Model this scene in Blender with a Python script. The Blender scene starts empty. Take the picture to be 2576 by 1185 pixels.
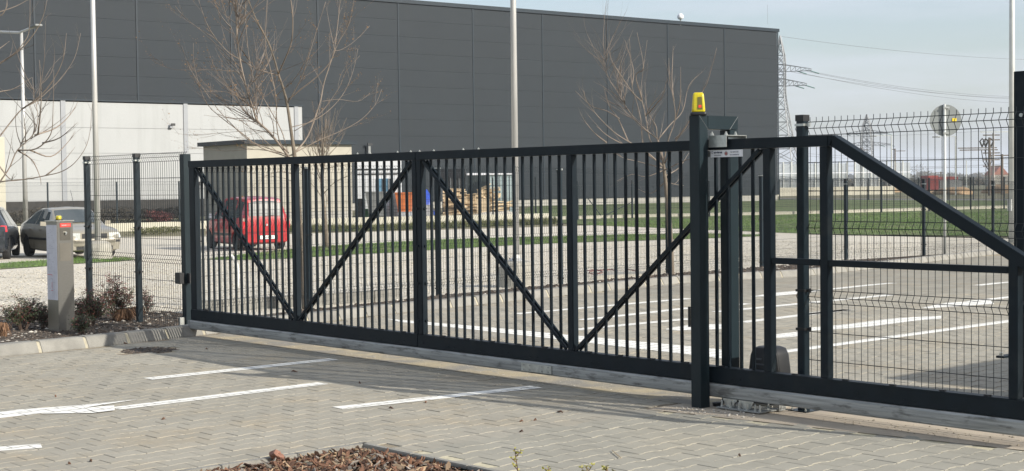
import bpy, bmesh, math, random
from math import sin, cos, tan, pi, radians, atan2, sqrt, floor
from mathutils import Vector, Matrix, noise
R = random.Random(7)
V = Vector
scene = bpy.context.scene
COL = scene.collection

# ------------------------------------------------------------------ camera, world, sun, exposure
FPX, CX, CY, EYE = 3720.0, 1287.5, 592.5, 1.55
TH, PITCH, ROLL = radians(48.5), 126.5 / 3720, 0.012
fw = V((cos(TH) * cos(PITCH), sin(TH) * cos(PITCH), -sin(PITCH)))
r0 = V((sin(TH), -cos(TH), 0)); u0 = r0.cross(fw)
rt = r0 * cos(ROLL) - u0 * sin(ROLL); up = u0 * cos(ROLL) + r0 * sin(ROLL)
cam = bpy.data.objects.new('camera', bpy.data.cameras.new('camera')); COL.objects.link(cam)
cm = Matrix.Identity(4)
for i in range(3):
    cm[i][0] = rt[i]; cm[i][1] = up[i]; cm[i][2] = -fw[i]
cm[2][3] = EYE
cam.matrix_world = cm
cam.data.sensor_width = 36; cam.data.lens = 36 * FPX / 2575
cam.data.clip_start = .1; cam.data.clip_end = 9000
scene.camera = cam
SUN = V((.61, -1.91, 1.0)).normalized()
sl = bpy.data.lights.new('sun', 'SUN'); so = bpy.data.objects.new('sun', sl); COL.objects.link(so)
sl.energy = 4.5; sl.angle = radians(.5); sl.color = (1, .94, .84)
so.rotation_euler = SUN.to_track_quat('Z', 'Y').to_euler()
w = bpy.data.worlds.new("World"); scene.world = w; w.use_nodes = True
nt = w.node_tree; nt.nodes.clear()
out = nt.nodes.new('ShaderNodeOutputWorld'); bg = nt.nodes.new('ShaderNodeBackground')
sky = nt.nodes.new('ShaderNodeTexSky'); sky.sky_type = 'NISHITA'; sky.sun_disc = False
sky.sun_elevation = math.asin(SUN.z); sky.sun_rotation = atan2(SUN.x, SUN.y)
sky.air_density = 1.0; sky.dust_density = 2.0; sky.ozone_density = 1.0
tc = nt.nodes.new('ShaderNodeTexCoord'); mp = nt.nodes.new('ShaderNodeMapping')
mp.inputs['Scale'].default_value = (1.0, 1.0, 7.0)
nz = nt.nodes.new('ShaderNodeTexNoise'); nz.inputs['Scale'].default_value = 2.6; nz.inputs['Detail'].default_value = 7
nz.inputs['Roughness'].default_value = .55
rp = nt.nodes.new('ShaderNodeValToRGB'); rp.color_ramp.elements[0].position = .36; rp.color_ramp.elements[1].position = .62
rp.color_ramp.elements[0].color = (.28, .28, .28, 1); rp.color_ramp.elements[1].color = (1, 1, 1, 1)
mx = nt.nodes.new('ShaderNodeMixRGB'); mx.inputs[2].default_value = (4.35, 4.65, 5.2, 1)
L = nt.links.new
L(tc.outputs['Generated'], mp.inputs['Vector']); L(mp.outputs[0], nz.inputs['Vector']); L(nz.outputs['Fac'], rp.inputs[0])
L(rp.outputs[0], mx.inputs[0]); L(sky.outputs[0], mx.inputs[1]); L(mx.outputs[0], bg.inputs[0]); L(bg.outputs[0], out.inputs[0])
bg.inputs[1].default_value = 0.125
scene.render.engine = 'CYCLES'
scene.view_settings.view_transform = 'Standard'; scene.view_settings.look = 'None'
scene.view_settings.exposure = 0.47; scene.view_settings.gamma = 1; scene.view_settings.use_curve_mapping = False

# ------------------------------------------------------------------ placing helpers
C0 = V((0, 0, EYE))
BR = [(-1e4, 0.), (22., 0.), (44., -.4), (75., -.4), (105., -.2), (1e5, -.2)]     # lie of the land by distance
def dist(x, y): return x * cos(TH) + y * sin(TH)
def gz(x, y):
    d = dist(x, y)
    for (a, za), (b, zb) in zip(BR, BR[1:]):
        if d <= b: return za + (zb - za) * (d - a) / (b - a)
    return 0.
def ray(x, y): return fw + (x - CX) / FPX * rt - (y - CY) / FPX * up
def G(x, y):
    D = ray(x, y); dd = dist(D.x, D.y)
    for (a, za), (b, zb) in zip(BR, BR[1:]):
        m = (zb - za) / (b - a); den = D.z - m * dd
        if abs(den) < 1e-9: continue
        t = (za - m * a - EYE) / den
        if t > 0 and a - 1e-6 <= t * dd <= b + 1e-6: return C0 + D * t
    t = 3000 / dd; P = C0 + D * t; P.z = -.2; return P
def AX(x, y, X): D = ray(x, y); return C0 + D * (X / D.x)
def AY(x, y, Y): D = ray(x, y); return C0 + D * (Y / D.y)
def AZ(x, y, d): D = ray(x, y); return C0 + D * (d / dist(D.x, D.y))
def proj(P):
    q = P - C0; z = q.dot(fw)
    if z < .3: return (-9999, -9999)
    return CX + FPX * q.dot(rt) / z, CY - FPX * q.dot(up) / z
def face_cam(P): return atan2(P.y, P.x)

# ------------------------------------------------------------------ materials
def M(name, c, r=.6, metal=0., var=.12, vs=4., c2=None, bump=0., bs=60., island=0., spec=.5, detail=5, coat=0., thr=None, stretch=None, trans=0., emis=None, obj=False):
    m = bpy.data.materials.new(name); m.use_nodes = True; n = m.node_tree.nodes; l = m.node_tree.links.new
    b = n['Principled BSDF']; b.inputs['Roughness'].default_value = r; b.inputs['Metallic'].default_value = metal
    b.inputs['Specular IOR Level'].default_value = spec; b.inputs['Coat Weight'].default_value = coat
    b.inputs['Transmission Weight'].default_value = trans
    if len(c) == 3: c = tuple(c) + (1,)
    c2 = tuple(c2) + (1,) if c2 else tuple(min(1, v * (1 + var)) for v in c[:3]) + (1,)
    ca = c if c2 and (thr or len(c2) and var == 0) else tuple(v * (1 - var) for v in c[:3]) + (1,)
    g = n.new('ShaderNodeTexCoord' if obj else 'ShaderNodeNewGeometry')
    src = g.outputs['Object'] if obj else g.outputs['Position']
    if stretch:
        mpn = n.new('ShaderNodeMapping'); mpn.inputs['Scale'].default_value = stretch; l(src, mpn.inputs[0]); src = mpn.outputs[0]
    t = n.new('ShaderNodeTexNoise'); t.inputs['Scale'].default_value = vs; t.inputs['Detail'].default_value = detail
    l(src, t.inputs['Vector'])
    rr = n.new('ShaderNodeValToRGB'); lo, hi = thr or (.3, .7)
    rr.color_ramp.elements[0].position = lo; rr.color_ramp.elements[1].position = hi
    rr.color_ramp.elements[0].color = ca; rr.color_ramp.elements[1].color = c2
    l(t.outputs['Fac'], rr.inputs[0]); col = rr.outputs[0]
    if island:
        gi = n.new('ShaderNodeNewGeometry'); oi = n.new('ShaderNodeObjectInfo'); ad = n.new('ShaderNodeMath'); ad.operation = 'ADD'
        fr = n.new('ShaderNodeMath'); fr.operation = 'FRACT'
        l(gi.outputs['Random Per Island'], ad.inputs[0]); l(oi.outputs['Random'], ad.inputs[1]); l(ad.outputs[0], fr.inputs[0])
        mr = n.new('ShaderNodeMapRange'); mr.inputs['To Min'].default_value = 1 - island; mr.inputs['To Max'].default_value = 1 + island
        l(fr.outputs[0], mr.inputs[0])
        mm = n.new('ShaderNodeVectorMath'); mm.operation = 'SCALE'; l(col, mm.inputs[0]); l(mr.outputs[0], mm.inputs['Scale']); col = mm.outputs[0]
    l(col, b.inputs['Base Color'])
    if bump:
        t2 = n.new('ShaderNodeTexNoise'); t2.inputs['Scale'].default_value = bs; t2.inputs['Detail'].default_value = 4; l(src, t2.inputs['Vector'])
        bp = n.new('ShaderNodeBump'); bp.inputs['Strength'].default_value = bump; bp.inputs['Distance'].default_value = .02
        l(t2.outputs['Fac'], bp.inputs['Height']); l(bp.outputs[0], b.inputs['Normal'])
    if emis:
        b.inputs['Emission Color'].default_value = tuple(emis[:3]) + (1,); b.inputs['Emission Strength'].default_value = emis[3]
    return m
def layered(m, c3, vs, lo, hi, stretch=None, fac=1.):
    """mix a second stain / dirt colour over a material's base colour with its own noise"""
    n = m.node_tree.nodes; l = m.node_tree.links; b = n['Principled BSDF']
    old = b.inputs['Base Color'].links[0].from_socket
    g = n.new('ShaderNodeNewGeometry'); src = g.outputs['Position']
    if stretch:
        mpn = n.new('ShaderNodeMapping'); mpn.inputs['Scale'].default_value = stretch; l.new(src, mpn.inputs[0]); src = mpn.outputs[0]
    t = n.new('ShaderNodeTexNoise'); t.inputs['Scale'].default_value = vs; t.inputs['Detail'].default_value = 8; t.inputs['Roughness'].default_value = .62
    l.new(src, t.inputs['Vector'])
    rr = n.new('ShaderNodeMapRange'); rr.inputs['From Min'].default_value = lo; rr.inputs['From Max'].default_value = hi; rr.inputs['To Max'].default_value = fac
    l.new(t.outputs['Fac'], rr.inputs[0])
    mixn = n.new('ShaderNodeMixRGB'); mixn.inputs[2].default_value = tuple(c3) + (1,)
    l.new(rr.outputs[0], mixn.inputs[0]); l.new(old, mixn.inputs[1]); l.new(mixn.outputs[0], b.inputs['Base Color'])
    return m
mGate = M('gate_paint', (.0062, .0118, .0170), .45, var=.15, vs=9, bump=.04, bs=250, spec=.17)
layered(mGate, (.04, .043, .038), 6, .55, .8, fac=.3)
mPost = M('portal_paint', (.0085, .0175, .0225), .40, var=.12, vs=6, bump=.03, bs=200, spec=.25)
layered(mPost, (.05, .055, .05), 9, .62, .8, fac=.3)
mBlack = M('black_plastic', (.012, .013, .015), .45)
mGalv = M('galvanised', (.20, .21, .205), .5, .3, var=0, c2=(.38, .39, .38), vs=7, stretch=(1, .35, 9), thr=(.3, .7), bump=.05, bs=60)
layered(mGalv, (.07, .07, .065), 5, .52, .66, stretch=(1, 1.2, 6), fac=.75)
mZinc = M('zinc', (.5, .52, .5), .35, .8, var=.15, vs=30)
mPoleG = M('galvanised_pole', (.50, .50, .485), .42, .35, var=.1, vs=3, stretch=(3, 3, .4))
mPoleW = M('grey_pole_paint', (.50, .52, .50), .5, .2, var=.08, vs=3)
mSteel = M('stainless', (.30, .295, .275), .33, .9, var=.08, vs=4, stretch=(8, 8, 120), bump=.02, bs=300)
mWire = M('fence_green', (.008, .014, .018), .5, var=.1, spec=.25)
mFPost = M('fence_post_green', (.007, .016, .023), .4, var=.2, vs=12, bump=.05, bs=100, spec=.35)
layered(mFPost, (.08, .08, .07), 16, .6, .78, fac=.35)
mHall = M('dark_cladding', (.0085, .0150, .0215), .6, var=.05, vs=.3, island=.02, spec=.3)
mHall2 = M('dark_trim', (.009, .019, .029), .45, var=.1, spec=.3)
mAnnex = M('white_cladding', (.36, .372, .375), .6, var=.03, vs=.5, island=.01, spec=.3)
layered(mAnnex, (.26, .27, .265), .8, .5, .8, stretch=(2.5, 2.5, .15), fac=.5)
layered(mHall, (.013, .019, .022), .5, .5, .8, stretch=(2.5, 2.5, .12), fac=.5)
mAnnexT = M('grey_white_trim', (.255, .27, .29), .5, var=.04)
mPlinth = M('concrete_plinth', (.34, .33, .30), .9, var=.12, vs=1.5)
mPlast = M('beige_render', (.38, .36, .305), .95, var=.06, vs=2, bump=.2, bs=30)
mPav = M('paver_concrete', (.305, .292, .248), .9, var=.07, vs=2.2, island=.045, bump=.25, bs=320, spec=.25)
layered(mPav, (.36, .32, .24), 1.1, .5, .72, fac=.35)
layered(mPav, (.15, .145, .135), 170, .6, .8, fac=.5)
mPav2 = M('paver_concrete_dusty', (.325, .305, .256), .9, var=.08, vs=1.6, island=.045, bump=.3, bs=320, spec=.25)
layered(mPav2, (.37, .31, .22), 1.5, .50, .68, fac=.5)
layered(mPav2, (.13, .125, .12), 150, .6, .8, fac=.5)
layered(mPav, (.19, .18, .16), .7, .55, .8, fac=.35)
layered(mPav2, (.19, .18, .16), .45, .52, .75, fac=.35)
mSand = M('joint_sand', (.42, .37, .25), .95, var=.2, vs=40, bump=.5, bs=200)
layered(mSand, (.23, .19, .14), .9, .34, .55)
mKerb = M('kerb_concrete', (.235, .228, .205), .9, var=.18, vs=6, island=.08, bump=.4, bs=90)
layered(mKerb, (.14, .13, .12), 2.3, .55, .75, fac=.6)
mMort = M('mortar', (.36, .33, .25), .95, var=.15, vs=20, bump=.3, bs=100)
mConc = M('foundation_concrete', (.36, .345, .30), .95, var=.15, vs=5, bump=.3, bs=60)
layered(mConc, (.17, .16, .14), 3, .5, .7, fac=.6)
mSlab = M('runway_concrete', (.42, .36, .28), .92, var=.08, vs=4, bump=.15, bs=150)
layered(mSlab, (.24, .22, .20), 3, .5, .7, fac=.45)
mGravel = M('crushed_limestone', (.44, .405, .33), .95, var=0, c2=(.72, .67, .58), vs=22, thr=(.35, .65), bump=1., bs=45, detail=9)
layered(mGravel, (.24, .22, .17), 26, .60, .68, fac=.75)
layered(mGravel, (.52, .46, .34), .35, .5, .65, fac=.5)
mEarth = M('field_earth', (.10, .105, .05), .95, var=0, c2=(.19, .165, .10), vs=.08, bump=.6, bs=6, detail=9)
mSoil = M('bed_soil', (.045, .037, .03), .95, var=0, c2=(.09, .075, .06), vs=18, bump=1, bs=60)
mGrass = M('lawn', (.06, .10, .022), .9, var=0, c2=(.11, .155, .045), vs=1.6, bump=1, bs=30, detail=9)
layered(mGrass, (.15, .13, .075), .9, .46, .66, fac=.75)
mBlade = M('grass_blade', (.10, .175, .035), .7, var=.2, vs=3, island=.4)
layered(mBlade, (.19, .18, .08), .9, .54, .72, fac=.6)
mWeed = M('weeds', (.09, .095, .035), .8, var=.25, vs=2, island=.4)
mPaint = M('road_paint', (.78, .77, .72), .7, var=.05, vs=12)
layered(mPaint, (.45, .42, .36), 22, .6, .75, fac=.6)
mPebble = M('pebble', (.42, .39, .34), .9, var=.2, vs=30, island=.35)
mChipS = M('bed_chips', (.075, .058, .045), .9, var=.2, vs=30, island=.6)
mBark = M('bark_chips', (.115, .058, .034), .85, var=.3, vs=30, island=.6, bump=.4, bs=120)
mBark2 = M('bark_chips_pale', (.27, .19, .12), .85, var=.2, vs=30, island=.35)
mTrunk = M('tree_bark', (.15, .125, .095), .9, var=.25, vs=12, bump=.4, bs=90)
mBranch = M('branch_bark', (.215, .175, .14), .8, var=.3, vs=5)
mTwig = M('grey_brown_twig', (.15, .125, .105), .75, var=.3, vs=4, island=.3)
mBud = M('opening_bud', (.24, .125, .035), .7, var=.3, vs=9, island=.4)
mLeaf = M('dark_leaf', (.035, .05, .018), .55, var=.25, vs=8, island=.5)
mLeafR = M('red_leaf', (.13, .035, .03), .55, var=.25, vs=8, island=.5)
mLeafY = M('young_leaf', (.30, .28, .05), .5, var=.2, vs=8, island=.3)
mDry = M('dry_grass', (.16, .09, .05), .9, var=.2, vs=9, island=.4)
mRub = M('tyre_rubber', (.018, .018, .019), .8, var=.15, vs=20)
mRim = M('wheel_rim', (.42, .43, .44), .35, .6, var=.1)
mRimD = M('steel_wheel', (.06, .06, .065), .5, .3)
mGlass = M('car_glass', (.035, .045, .045), .04, 0, var=.0, c2=(.05, .06, .06), spec=1.0, coat=.5)
mGlassC = M('rear_glass', (.05, .06, .065), .06, 0, var=.0, c2=(.12, .14, .14), vs=4, spec=1.0, coat=1.)
mRed = M('red_car_paint', (.36, .005, .009), .3, 0, var=.06, coat=.8)
mGreyC = M('grey_beige_car_paint', (.27, .25, .20), .35, .12, var=.04, coat=.8)
mDarkC = M('black_car_paint', (.022, .027, .035), .22, .1, var=.05, coat=1.)
mLampR = M('tail_lamp', (.5, .01, .02), .12, 0, var=.1, coat=1.)
mLampC = M('head_lamp', (.62, .64, .60), .08, .2, var=.15, vs=25, coat=1.)
mPlate = M('number_plate', (.75, .75, .72), .5, var=.02)
mBlueP = M('plate_blue', (.02, .07, .35), .5)
mInk = M('black_print', (.01, .01, .01), .7)
mRedInk = M('red_print', (.55, .02, .02), .6)
mYel = M('amber_lens', (.50, .42, .004), .22, 0, var=.12, vs=30, coat=.4)
mYel.node_tree.nodes['Principled BSDF'].inputs['Subsurface Weight'].default_value = .25
mWhite = M('white_sheet', (.70, .71, .74), .6, var=.05, vs=20)
mPaper = M('laminated_paper', (.58, .59, .66), .3, var=.07, vs=14, coat=.4)
mWood = M('pallet_wood', (.62, .49, .32), .85, var=.2, vs=3, island=.3)
mOrange = M('orange_skip', (.48, .13, .03), .6, var=.25, vs=1.5)
mBlueT = M('blue_tarp', (.015, .06, .42), .45, var=.3, vs=2, bump=.6, bs=2)
mGreenB = M('green_bin', (.03, .28, .05), .5, var=.15)
mCyan = M('frosted_panel', (.42, .52, .53), .35, var=.12, vs=1.2)
mDkGrn = M('dark_grey_green', (.07, .09, .09), .6, var=.2)
mDark = M('dark_timber', (.03, .028, .026), .8, var=.3, vs=3)
mGreyS = M('grey_sheet', (.20, .21, .21), .6, .2, var=.15)
mHedge = M('bare_hedge', (.06, .052, .04), .95, var=.25, vs=2, island=.4, bump=.8, bs=8)
mWallW = M('cream_concrete', (.46, .44, .36), .9, var=.06, vs=.8)
mFarT = M('far_woods', (.085, .08, .06), .95, var=.25, vs=.05, island=.3)
mFarB = M('far_bare_tree', (.19, .165, .13), .95, var=.2, vs=.6, island=.3)
mMound = M('sand_heap', (.38, .26, .15), .95, var=.15, vs=.6, bump=.6, bs=2)
mShed = M('red_shed', (.24, .035, .028), .7, var=.1)
mPyl = M('pylon_steel', (.24, .25, .26), .6, .4, var=.1)
mCable = M('cable', (.16, .17, .19), .6)
mPoleWd = M('old_timber_pole', (.13, .11, .09), .9)
mNoise = M('noise_barrier_glass', (.52, .56, .57), .3, var=.1, vs=.4)
mNoise.node_tree.nodes['Principled BSDF'].inputs['Alpha'].default_value = .45
mSignB = M('sign_back_aluminium', (.25, .27, .265), .5, .5, var=.06, vs=3)
mYSt = M('yellow_sticker', (.75, .55, .02), .6)
mDebris = M('dark_debris', (.04, .035, .03), .9, var=.3, vs=40, bump=.6, bs=80)
mIron = M('cast_iron', (.06, .055, .05), .7, .3, var=.2)
mRock = M('reddish_rock', (.24, .12, .085), .9, var=.2, vs=14, bump=.6, bs=40)
mPVC = M('white_pvc', (.62, .62, .60), .45, var=.05)
mRoofR = M('red_roof', (.30, .12, .08), .8)

# ------------------------------------------------------------------ mesh helpers
class MB:
    def __init__(s): s.v = []; s.f = []
    def poly(s, pts):
        b = len(s.v); s.v += [tuple(p) for p in pts]; s.f.append(tuple(range(b, b + len(pts)))); return s
    def box(s, x0, x1, y0, y1, z0, z1):
        b = len(s.v)
        s.v += [(x0, y0, z0), (x1, y0, z0), (x1, y1, z0), (x0, y1, z0), (x0, y0, z1), (x1, y0, z1), (x1, y1, z1), (x0, y1, z1)]
        s.f += [(b, b + 3, b + 2, b + 1), (b + 4, b + 5, b + 6, b + 7), (b, b + 1, b + 5, b + 4), (b + 1, b + 2, b + 6, b + 5), (b + 2, b + 3, b + 7, b + 6), (b + 3, b, b + 4, b + 7)]
        return s
    def obox(s, o, ax, ay, az):
        """box from corner o with three edge vectors"""
        b = len(s.v); o = V(o); ax = V(ax); ay = V(ay); az = V(az)
        s.v += [tuple(p) for p in (o, o + ax, o + ax + ay, o + ay, o + az, o + ax + az, o + ax + ay + az, o + ay + az)]
        s.f += [(b, b + 3, b + 2, b + 1), (b + 4, b + 5, b + 6, b + 7), (b, b + 1, b + 5, b + 4), (b + 1, b + 2, b + 6, b + 5), (b + 2, b + 3, b + 7, b + 6), (b + 3, b, b + 4, b + 7)]
        return s
    def bar(s, p, q, wd, hd=None, upv=V((0, 0, 1))):
        p = V(p); q = V(q); d = (q - p); hd = hd or wd
        a = d.cross(upv)
        if a.length < 1e-6: a = d.cross(V((1, 0, 0)))
        a.normalize(); c = d.cross(a).normalized()
        return s.obox(p - a * wd / 2 - c * hd / 2, d, a * wd, c * hd)
    def tube(s, pts, r, n=6, cap=True):
        pts = [V(p) for p in pts]; m = len(pts)
        rr = r if isinstance(r, (list, tuple)) else [r] * m
        b = len(s.v); ref = None
        for i, p in enumerate(pts):
            d = (pts[min(i + 1, m - 1)] - pts[max(i - 1, 0)])
            if d.length < 1e-9: d = V((0, 0, 1))
            d.normalize()
            if ref is None:
                ref = d.cross(V((0, 0, 1)))
                if ref.length < .1: ref = d.cross(V((1, 0, 0)))
            ref = (ref - d * ref.dot(d))
            if ref.length < 1e-6: ref = d.orthogonal()
            ref.normalize(); o = d.cross(ref)
            for k in range(n):
                a = 2 * pi * k / n; s.v.append(tuple(p + (ref * cos(a) + o * sin(a)) * rr[i]))
        for i in range(m - 1):
            for k in range(n):
                k2 = (k + 1) % n; s.f.append((b + i * n + k, b + i * n + k2, b + (i + 1) * n + k2, b + (i + 1) * n + k))
        if cap and n > 2:
            s.f.append(tuple(b + k for k in range(n))[::-1]); s.f.append(tuple(b + (m - 1) * n + k for k in range(n)))
        return s
    def lathe(s, o, prof, n=16, axis='Z'):
        b = len(s.v); o = V(o)
        for (r, z) in prof:
            for k in range(n):
                a = 2 * pi * k / n
                p = V((r * cos(a), r * sin(a), z))
                if axis == 'Y': p = V((p.x, p.z, p.y))
                if axis == 'X': p = V((p.z, p.x, p.y))
                s.v.append(tuple(o + p))
        for i in range(len(prof) - 1):
            for k in range(n):
                k2 = (k + 1) % n; s.f.append((b + i * n + k, b + i * n + k2, b + (i + 1) * n + k2, b + (i + 1) * n + k))
        s.f.append(tuple(b + k for k in range(n))[::-1]); s.f.append(tuple(b + (len(prof) - 1) * n + k for k in range(n)))
        return s
    def prism(s, poly, z0, z1):
        """vertical prism over a polygon of (x, y); z1 may be a function of x, y"""
        b = len(s.v); n = len(poly)
        f0 = z0 if callable(z0) else (lambda x, y: z0); f1 = z1 if callable(z1) else (lambda x, y: z1)
        s.v += [(x, y, f0(x, y)) for x, y in poly] + [(x, y, f1(x, y)) for x, y in poly]
        s.f.append(tuple(b + n + i for i in range(n)))
        for i in range(n):
            j = (i + 1) % n; s.f.append((b + i, b + j, b + n + j, b + n + i))
        return s
    def mesh(s, name, mat, smooth=False):
        me = bpy.data.meshes.new(name); me.from_pydata(s.v, [], s.f); me.update()
        if mat: me.materials.append(mat)
        if smooth: me.shade_smooth()
        return me
    def build(s, name, mat, parent=None, smooth=False, bevel=0, fix=False):
        me = s.mesh(name, mat, smooth)
        if fix:
            bm = bmesh.new(); bm.from_mesh(me); bmesh.ops.recalc_face_normals(bm, faces=bm.faces); bm.to_mesh(me); bm.free()
        if bevel:
            bm = bmesh.new(); bm.from_mesh(me)
            bmesh.ops.recalc_face_normals(bm, faces=bm.faces)
            bmesh.ops.bevel(bm, geom=[e for e in bm.edges if len(e.link_faces) == 2 and e.calc_face_angle(0) > .5], offset=bevel, segments=2, affect='EDGES', clamp_overlap=True)
            bm.to_mesh(me); bm.free()
        return put(name, me, parent)
def put(name, me, parent=None, loc=None):
    o = bpy.data.objects.new(name, me); COL.objects.link(o)
    if parent is not None:
        o.parent = parent
        if parent.type == 'EMPTY' or any(abs(v) > 0 for v in parent.location): o.matrix_parent_inverse = LOCW.get(parent.name, Matrix.Identity(4)) 
    if loc is not None: o.location = loc
    return o
LOCW = {}
def tag(o, label=None, cat=None, group=None, kind=None):
    if label: o['label'] = label
    if cat: o['category'] = cat
    if group: o['group'] = group
    if kind: o['kind'] = kind
    return o
def thing(name, label, cat, loc=(0, 0, 0), group=None, rotz=0, local=False):
    """an empty at the thing's base; parts are given in world coordinates unless local"""
    o = bpy.data.objects.new(name, None); COL.objects.link(o); o.empty_display_size = .2
    o.location = loc; o.rotation_euler = (0, 0, rotz)
    if not local: LOCW[o.name] = (Matrix.Translation(V(loc)) @ Matrix.Rotation(rotz, 4, 'Z')).inverted()
    return tag(o, label, cat, group)
def copy_tree(o, parent=None):
    c = o.copy(); COL.objects.link(c)
    if parent is not None: c.parent = parent
    for ch in list(o.children): copy_tree(ch, c)
    return c
def text(body, size, mat, parent, origin, xdir, zdir, name='lettering', depth=.0006, align='LEFT', bold=0.):
    cu = bpy.data.curves.new(name, 'FONT'); cu.body = body; cu.size = size; cu.extrude = depth; cu.align_x = align; cu.offset = bold
    ob = bpy.data.objects.new(name, cu); COL.objects.link(ob)
    dg = bpy.context.evaluated_depsgraph_get(); me = bpy.data.meshes.new_from_object(ob.evaluated_get(dg))
    bpy.data.objects.remove(ob)
    x = V(xdir).normalized(); y = V(zdir).normalized(); z = x.cross(y)
    mt = Matrix.Identity(4)
    for i in range(3): mt[i][0] = x[i]; mt[i][1] = y[i]; mt[i][2] = z[i]; mt[i][3] = origin[i]
    me.transform(mt); me.materials.clear(); me.materials.append(mat); me.name = name
    return put(name, me, parent)
def inpoly(x, y, P):
    c = False; n = len(P); j = n - 1
    for i in range(n):
        xi, yi = P[i]; xj, yj = P[j]
        if (yi > y) != (yj > y) and x < (xj - xi) * (y - yi) / (yj - yi) + xi: c = not c
        j = i
    return c
def clip(sub, cl):
    """Sutherland-Hodgman, cl convex counter-clockwise"""
    outp = sub
    for i in range(len(cl)):
        ax, ay = cl[i]; bx, by = cl[(i + 1) % len(cl)]; inp = outp; outp = []
        if not inp: return []
        def side(p): return (bx - ax) * (p[1] - ay) - (by - ay) * (p[0] - ax)
        for k in range(len(inp)):
            p = inp[k - 1]; q = inp[k]; sp = side(p); sq = side(q)
            if sq >= 0:
                if sp < 0: t = sp / (sp - sq); outp.append((p[0] + (q[0] - p[0]) * t, p[1] + (q[1] - p[1]) * t))
                outp.append(q)
            elif sp >= 0:
                t = sp / (sp - sq); outp.append((p[0] + (q[0] - p[0]) * t, p[1] + (q[1] - p[1]) * t))
    return outp
def ccw(P):
    a = sum(P[i - 1][0] * P[i][1] - P[i][0] * P[i - 1][1] for i in range(len(P)))
    return P if a > 0 else P[::-1]
def pix(pts): return [(g.x, g.y) for g in (G(*p) for p in pts)]
def zone(name, xy, dz, mat, kind='structure', parent=None):
    """ground sheet over a polygon following the lie of the land"""
    bm = bmesh.new(); vs = [bm.verts.new((x, y, 0)) for x, y in ccw(list(xy))]; bm.faces.new(vs)
    bmesh.ops.triangulate(bm, faces=bm.faces)
    for b, _ in BR[1:-1]:
        bmesh.ops.bisect_plane(bm, geom=bm.verts[:] + bm.edges[:] + bm.faces[:], plane_co=(b * cos(TH), b * sin(TH), 0), plane_no=(cos(TH), sin(TH), 0))
    for v in bm.verts: v.co.z = gz(v.co.x, v.co.y) + dz
    bmesh.ops.recalc_face_normals(bm, faces=bm.faces)
    if sum(f.normal.z for f in bm.faces) < 0: bmesh.ops.reverse_faces(bm, faces=bm.faces)
    me = bpy.data.meshes.new(name); bm.to_mesh(me); bm.free(); me.materials.append(mat)
    o = put(name, me, parent)
    if kind: o['kind'] = kind
    return o
def densify(pts, step):
    o = []
    for a, b in zip(pts, pts[1:]):
        a = V(a); b = V(b); n = max(1, int((b - a).length / step))
        for i in range(n): o.append(a + (b - a) * i / n)
    o.append(V(pts[-1])); return o
def smoothline(pts, k=4):
    """Catmull-Rom"""
    P = [V(p) for p in pts]; P = [P[0] * 2 - P[1]] + P + [P[-1] * 2 - P[-2]]; o = []
    for i in range(1, len(P) - 2):
        for j in range(k):
            t = j / k; a, b, c, d = P[i - 1:i + 3]
            o.append(.5 * ((2 * b) + (-a + c) * t + (2 * a - 5 * b + 4 * c - d) * t * t + (-a + 3 * b - 3 * c + d) * t ** 3))
    o.append(P[-2]); return o

# ------------------------------------------------------------------ the ground
def terrain():
    rows = [-40, 0, 10, 22, 33, 44, 60, 75, 90, 105, 150, 250, 500, 1000, 2000, 3500]; cols = [-1700, -600, -150, -40, 0, 40, 150, 600, 1700]
    m = MB(); f = V((cos(TH), sin(TH), 0))
    for d in rows:
        for c in cols:
            p = f * d + r0 * c; m.v.append((p.x, p.y, gz(p.x, p.y) - .035))
    n = len(cols)
    for i in range(len(rows) - 1):
        for j in range(n - 1): m.f.append((i * n + j, i * n + j + 1, (i + 1) * n + j + 1, (i + 1) * n + j))
    o = m.build('ground', mEarth); o['kind'] = 'structure'
terrain()
KERB = [(-150, 912), (0, 898), (250, 873), (454, 850), (500, 844), (700, 822), (850, 806), (950, 793), (1100, 778), (1300, 757), (1500, 735), (1735, 711), (2027, 695), (2183, 678), (2320, 661), (2495, 641), (2650, 624), (2800, 611)]
kl = [G(*p) for p in KERB]
kxy = [(p.x, p.y) for p in kl]
# gravel yard behind the beds
gr_far = [(2800, 596), (2560, 600), (2100, 590), (1960, 585), (1740, 575), (1500, 566), (1200, 575), (880, 584), (560, 592), (200, 597), (-200, 604)]
zone('gravel_yard', [(x, y + .15) for x, y in kxy] + pix(gr_far), -.012, mGravel)
# lawn beyond it
zone('lawn', pix([(1480, 566), (1960, 585), (2100, 589), (2800, 596), (2800, 505), (2400, 502), (1958, 500), (1480, 513), (1340, 516), (1300, 541), (1380, 556)]), -.005, mGrass)
zone('access_road', pix([(1960, 501), (2250, 503), (2800, 505), (2800, 501), (2200, 499.5), (1960, 499)]), -.004, M('old_asphalt', (.16, .155, .15), .9, var=.1, vs=.3))
def pxzone(name, pts, dz, mat, **k): return zone(name, pix(pts), dz, mat, **k)
STRIP1 = [(-80, 664), (0, 662), (90, 656), (190, 648), (320, 648), (345, 652), (300, 657), (190, 663), (90, 671), (0, 677), (-80, 684)]
STRIP2 = [(520, 652), (615, 639), (775, 622), (880, 615), (1080, 604), (1278, 597), (1383, 595), (1733, 586), (1960, 592), (1733, 601), (1383, 612), (1278, 617), (1080, 629), (880, 640), (730, 650), (600, 654)]
STRIP3 = [(560, 574), (760, 572), (900, 571), (1100, 564), (1400, 553), (1400, 562), (1100, 573), (900, 580), (700, 582)]
pxzone('turf_strip', STRIP1, 0, mGrass); pxzone('turf_strip', STRIP2, 0, mGrass)
pxzone('weed_strip', STRIP3, 0, mGrass)
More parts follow.
